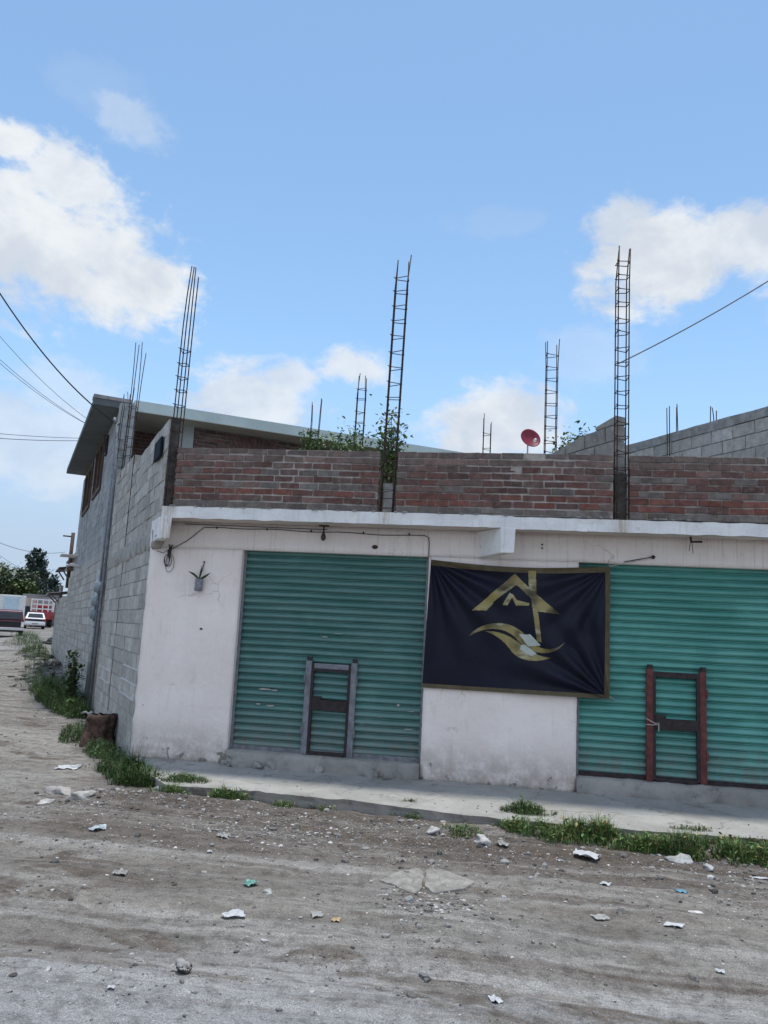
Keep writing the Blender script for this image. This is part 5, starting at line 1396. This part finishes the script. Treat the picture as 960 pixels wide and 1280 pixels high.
# ------------------------------------------------------------------ overhead wires
def wire(a, b, sagv, r, label, mat=None, n=24):
    a, b = Vector(a), Vector(b); mb = MB()
    mb.tube([a.lerp(b, k/n)-W(0, 0, 4*sagv*(k/n)*(1-k/n)) for k in range(n+1)], r, 5)
    return tag(mb.build('overhead_wire', mat or M['cable'], origin=a), label, 'wire', 'overhead wires')
def pt(px, py, D): v = ray(px, py); return CAM+v*(D/math.hypot(v.x, v.y))
wire(S(6.25, -.1, 6.02), pt(-60, 265, 15.5), .42, .014, 'thick black cable sagging from the house eaves up to the left')
wire(pt(118, 530, 26), pt(-40, 372, 22), .25, .007, 'thin wire just below the thick black cable', M['thinwire'])
wire(pt(112, 532, 30), pt(-40, 412, 26), .20, .008, 'upper of two thin parallel wires slanting behind the house roof', M['thinwire'])
wire(pt(108, 530, 30), pt(-40, 418, 26), .20, .008, 'lower of two thin parallel wires slanting behind the house roof', M['thinwire'])
wire(pt(130, 548, 40), pt(-60, 536, 34), .10, .012, 'upper of two level wires crossing left of the house roof', M['thinwire'])
wire(pt(130, 550, 40), pt(-60, 543, 34), .12, .014, 'lower of two level wires crossing left of the house roof', M['thinwire'])
wire(pt(82, 690, 60), pt(-30, 664, 50), .5, .016, 'thin wire reaching the wooden pole above the tin awning', M['thinwire'])
wire(pt(60, 727, 80), pt(-30, 672, 60), .3, .014, 'thin wire descending to the conifers at the end of the street', M['thinwire'])
wire(pt(772, 455, 9.9), pt(1120, 243, 11.5), .12, .008, 'thin wire from the right rebar column up to the right edge')

# ================================================================== CAMERA, LIGHT, SKY
cd = bpy.data.cameras.new('camera'); co = bpy.data.objects.new('camera', cd); C.objects.link(co)
cd.sensor_fit = 'VERTICAL'; cd.sensor_height = 36; cd.sensor_width = 27; cd.lens = 36*FPX/1280; cd.clip_end = 3000; cd.clip_start = .1
mt = Matrix((AX[0], AX[1], -AX[2])).transposed().to_4x4(); mt.translation = CAM; co.matrix_world = mt
scene.camera = co
SUN_EL, SUN_DIR = 84.5, Vector((.10, .995, 0))
sl = bpy.data.lights.new('sun', 'SUN'); sl.energy = SUN_E; sl.angle = R(6); sl.color = (1, .965, .90)
so_ = bpy.data.objects.new('sun', sl); C.objects.link(so_)
d = (SUN_DIR.normalized()*math.cos(R(SUN_EL))+W(0, 0, math.sin(R(SUN_EL)))); so_.rotation_euler = d.to_track_quat('Z', 'Y').to_euler(); so_.location = (0, 0, 30)
w = bpy.data.worlds.new('World'); scene.world = w; w.use_nodes = True; nt = w.node_tree; g = G(nt)
bg = nt.nodes['Background']; bg.inputs['Strength'].default_value = SKY_S
sky = g.n('ShaderNodeTexSky', sky_type='NISHITA'); sky.sun_disc = False; sky.sun_elevation = R(SUN_EL); sky.sun_rotation = math.atan2(SUN_DIR.x, SUN_DIR.y)
sky.altitude = 2200; sky.air_density = 1.0; sky.dust_density = 1.6; sky.ozone_density = 1.5
tc = g.n('ShaderNodeTexCoord'); D = tc.outputs['Generated']
def vdot(v): 
    x = g.n('ShaderNodeVectorMath', operation='DOT_PRODUCT'); g.l(D, x.inputs[0]); x.inputs[1].default_value = v; return x.outputs['Value']
# broad fbm in direction space
def nz(scale, detail, rough, dist, off=(0, 0, 0), st=(1, 1, 1.5)):
    mp = g.n('ShaderNodeMapping'); mp.inputs['Location'].default_value = off; mp.inputs['Scale'].default_value = st; g.l(D, mp.inputs['Vector'])
    return g.noise(mp.outputs[0], scale, detail, rough, dist)
n_big = nz(7, 10, .60, .35); n_fine = nz(26, 8, .62, .2, (3, 1, 2))
mask = None
clouds = [(45, 305, 125, 95, 1.0), (135, 365, 95, 52, 1.0), (90, 235, 70, 48, .95), (14, 176, 36, 22, 1.0), (162, 150, 48, 32, .38), (320, 502, 92, 42, .85), (362, 480, 45, 25, .8), (448, 464, 52, 28, .85), (605, 535, 105, 52, .95), (640, 510, 60, 35, .8), (825, 318, 95, 62, 1.0), (930, 300, 75, 40, .95), (780, 280, 50, 40, .9), (60, 560, 150, 70, .55), (100, 490, 70, 40, .38), (620, 278, 60, 18, .12), (740, 450, 60, 40, .25), (120, 110, 60, 30, .10), (1150, 380, 120, 70, 1), (-200, 250, 150, 80, .9), (260, 545, 200, 40, .35)]
for (px, py, a, b2, k) in clouds:
    c = ray(px, py).normalized(); rt = c.cross(W(0, 0, 1)).normalized(); up = rt.cross(c)
    u = g.math('DIVIDE', vdot(rt), a/FPX); vv2 = g.math('DIVIDE', vdot(up), b2/FPX)
    # flatter underneath
    r2 = g.math('ADD', g.math('MULTIPLY', u, u), g.math('MULTIPLY', vv2, vv2))
    f = g.math('SUBTRACT', 1.0, g.math('SQRT', r2))
    f = g.math('MULTIPLY', g.math('MAXIMUM', g.math('ADD', f, .0), -1.5), 1.0)
    f = g.math('ADD', f, g.math('MULTIPLY', g.math('SUBTRACT', n_big, .5), 2.3)); f = g.math('ADD', f, g.math('MULTIPLY', g.math('SUBTRACT', n_fine, .5), 1.35))
    m = g.ramp(f, -.12, .52, 0, k)
    m = g.math('MULTIPLY', m, g.ramp(vdot(c), .5, .7))
    mask = m if mask is None else g.math('MAXIMUM', mask, m)
shade = g.ramp(nz(9, 8, .6, .3, (5.2, 1.7, .06)), .35, .68)
ccol = g.mix(shade, CLOUD_D, CLOUD_L)
skyc = g.mix(1.0, sky.outputs[0], SKY_TINT, 'MULTIPLY')
z = g.sep(D)[2]
hz = g.ramp(z, .05, .37, .92, 0)
skyc = g.mix(hz, skyc, HAZE_C)
fin = g.mix(mask, skyc, ccol)
# bright unseen clouds added behind the camera to lift light on the facade
nb_ = nz(3.2, 7, .58, .3, (7, 2, 4))
back = g.math('MULTIPLY', g.ramp(nb_, .40, .58), g.ramp(vdot(-AX[2]), .05, .40))
back = g.math('MULTIPLY', back, g.ramp(z, .0, .12))
fin = g.mix(back, fin, CLOUD_FILL)
g.l(fin, bg.inputs['Color'])
vs = scene.view_settings; vs.view_transform = 'Standard'; vs.look = 'None'; vs.exposure = EXPO; vs.gamma = 1
scene.render.engine = 'CYCLES'
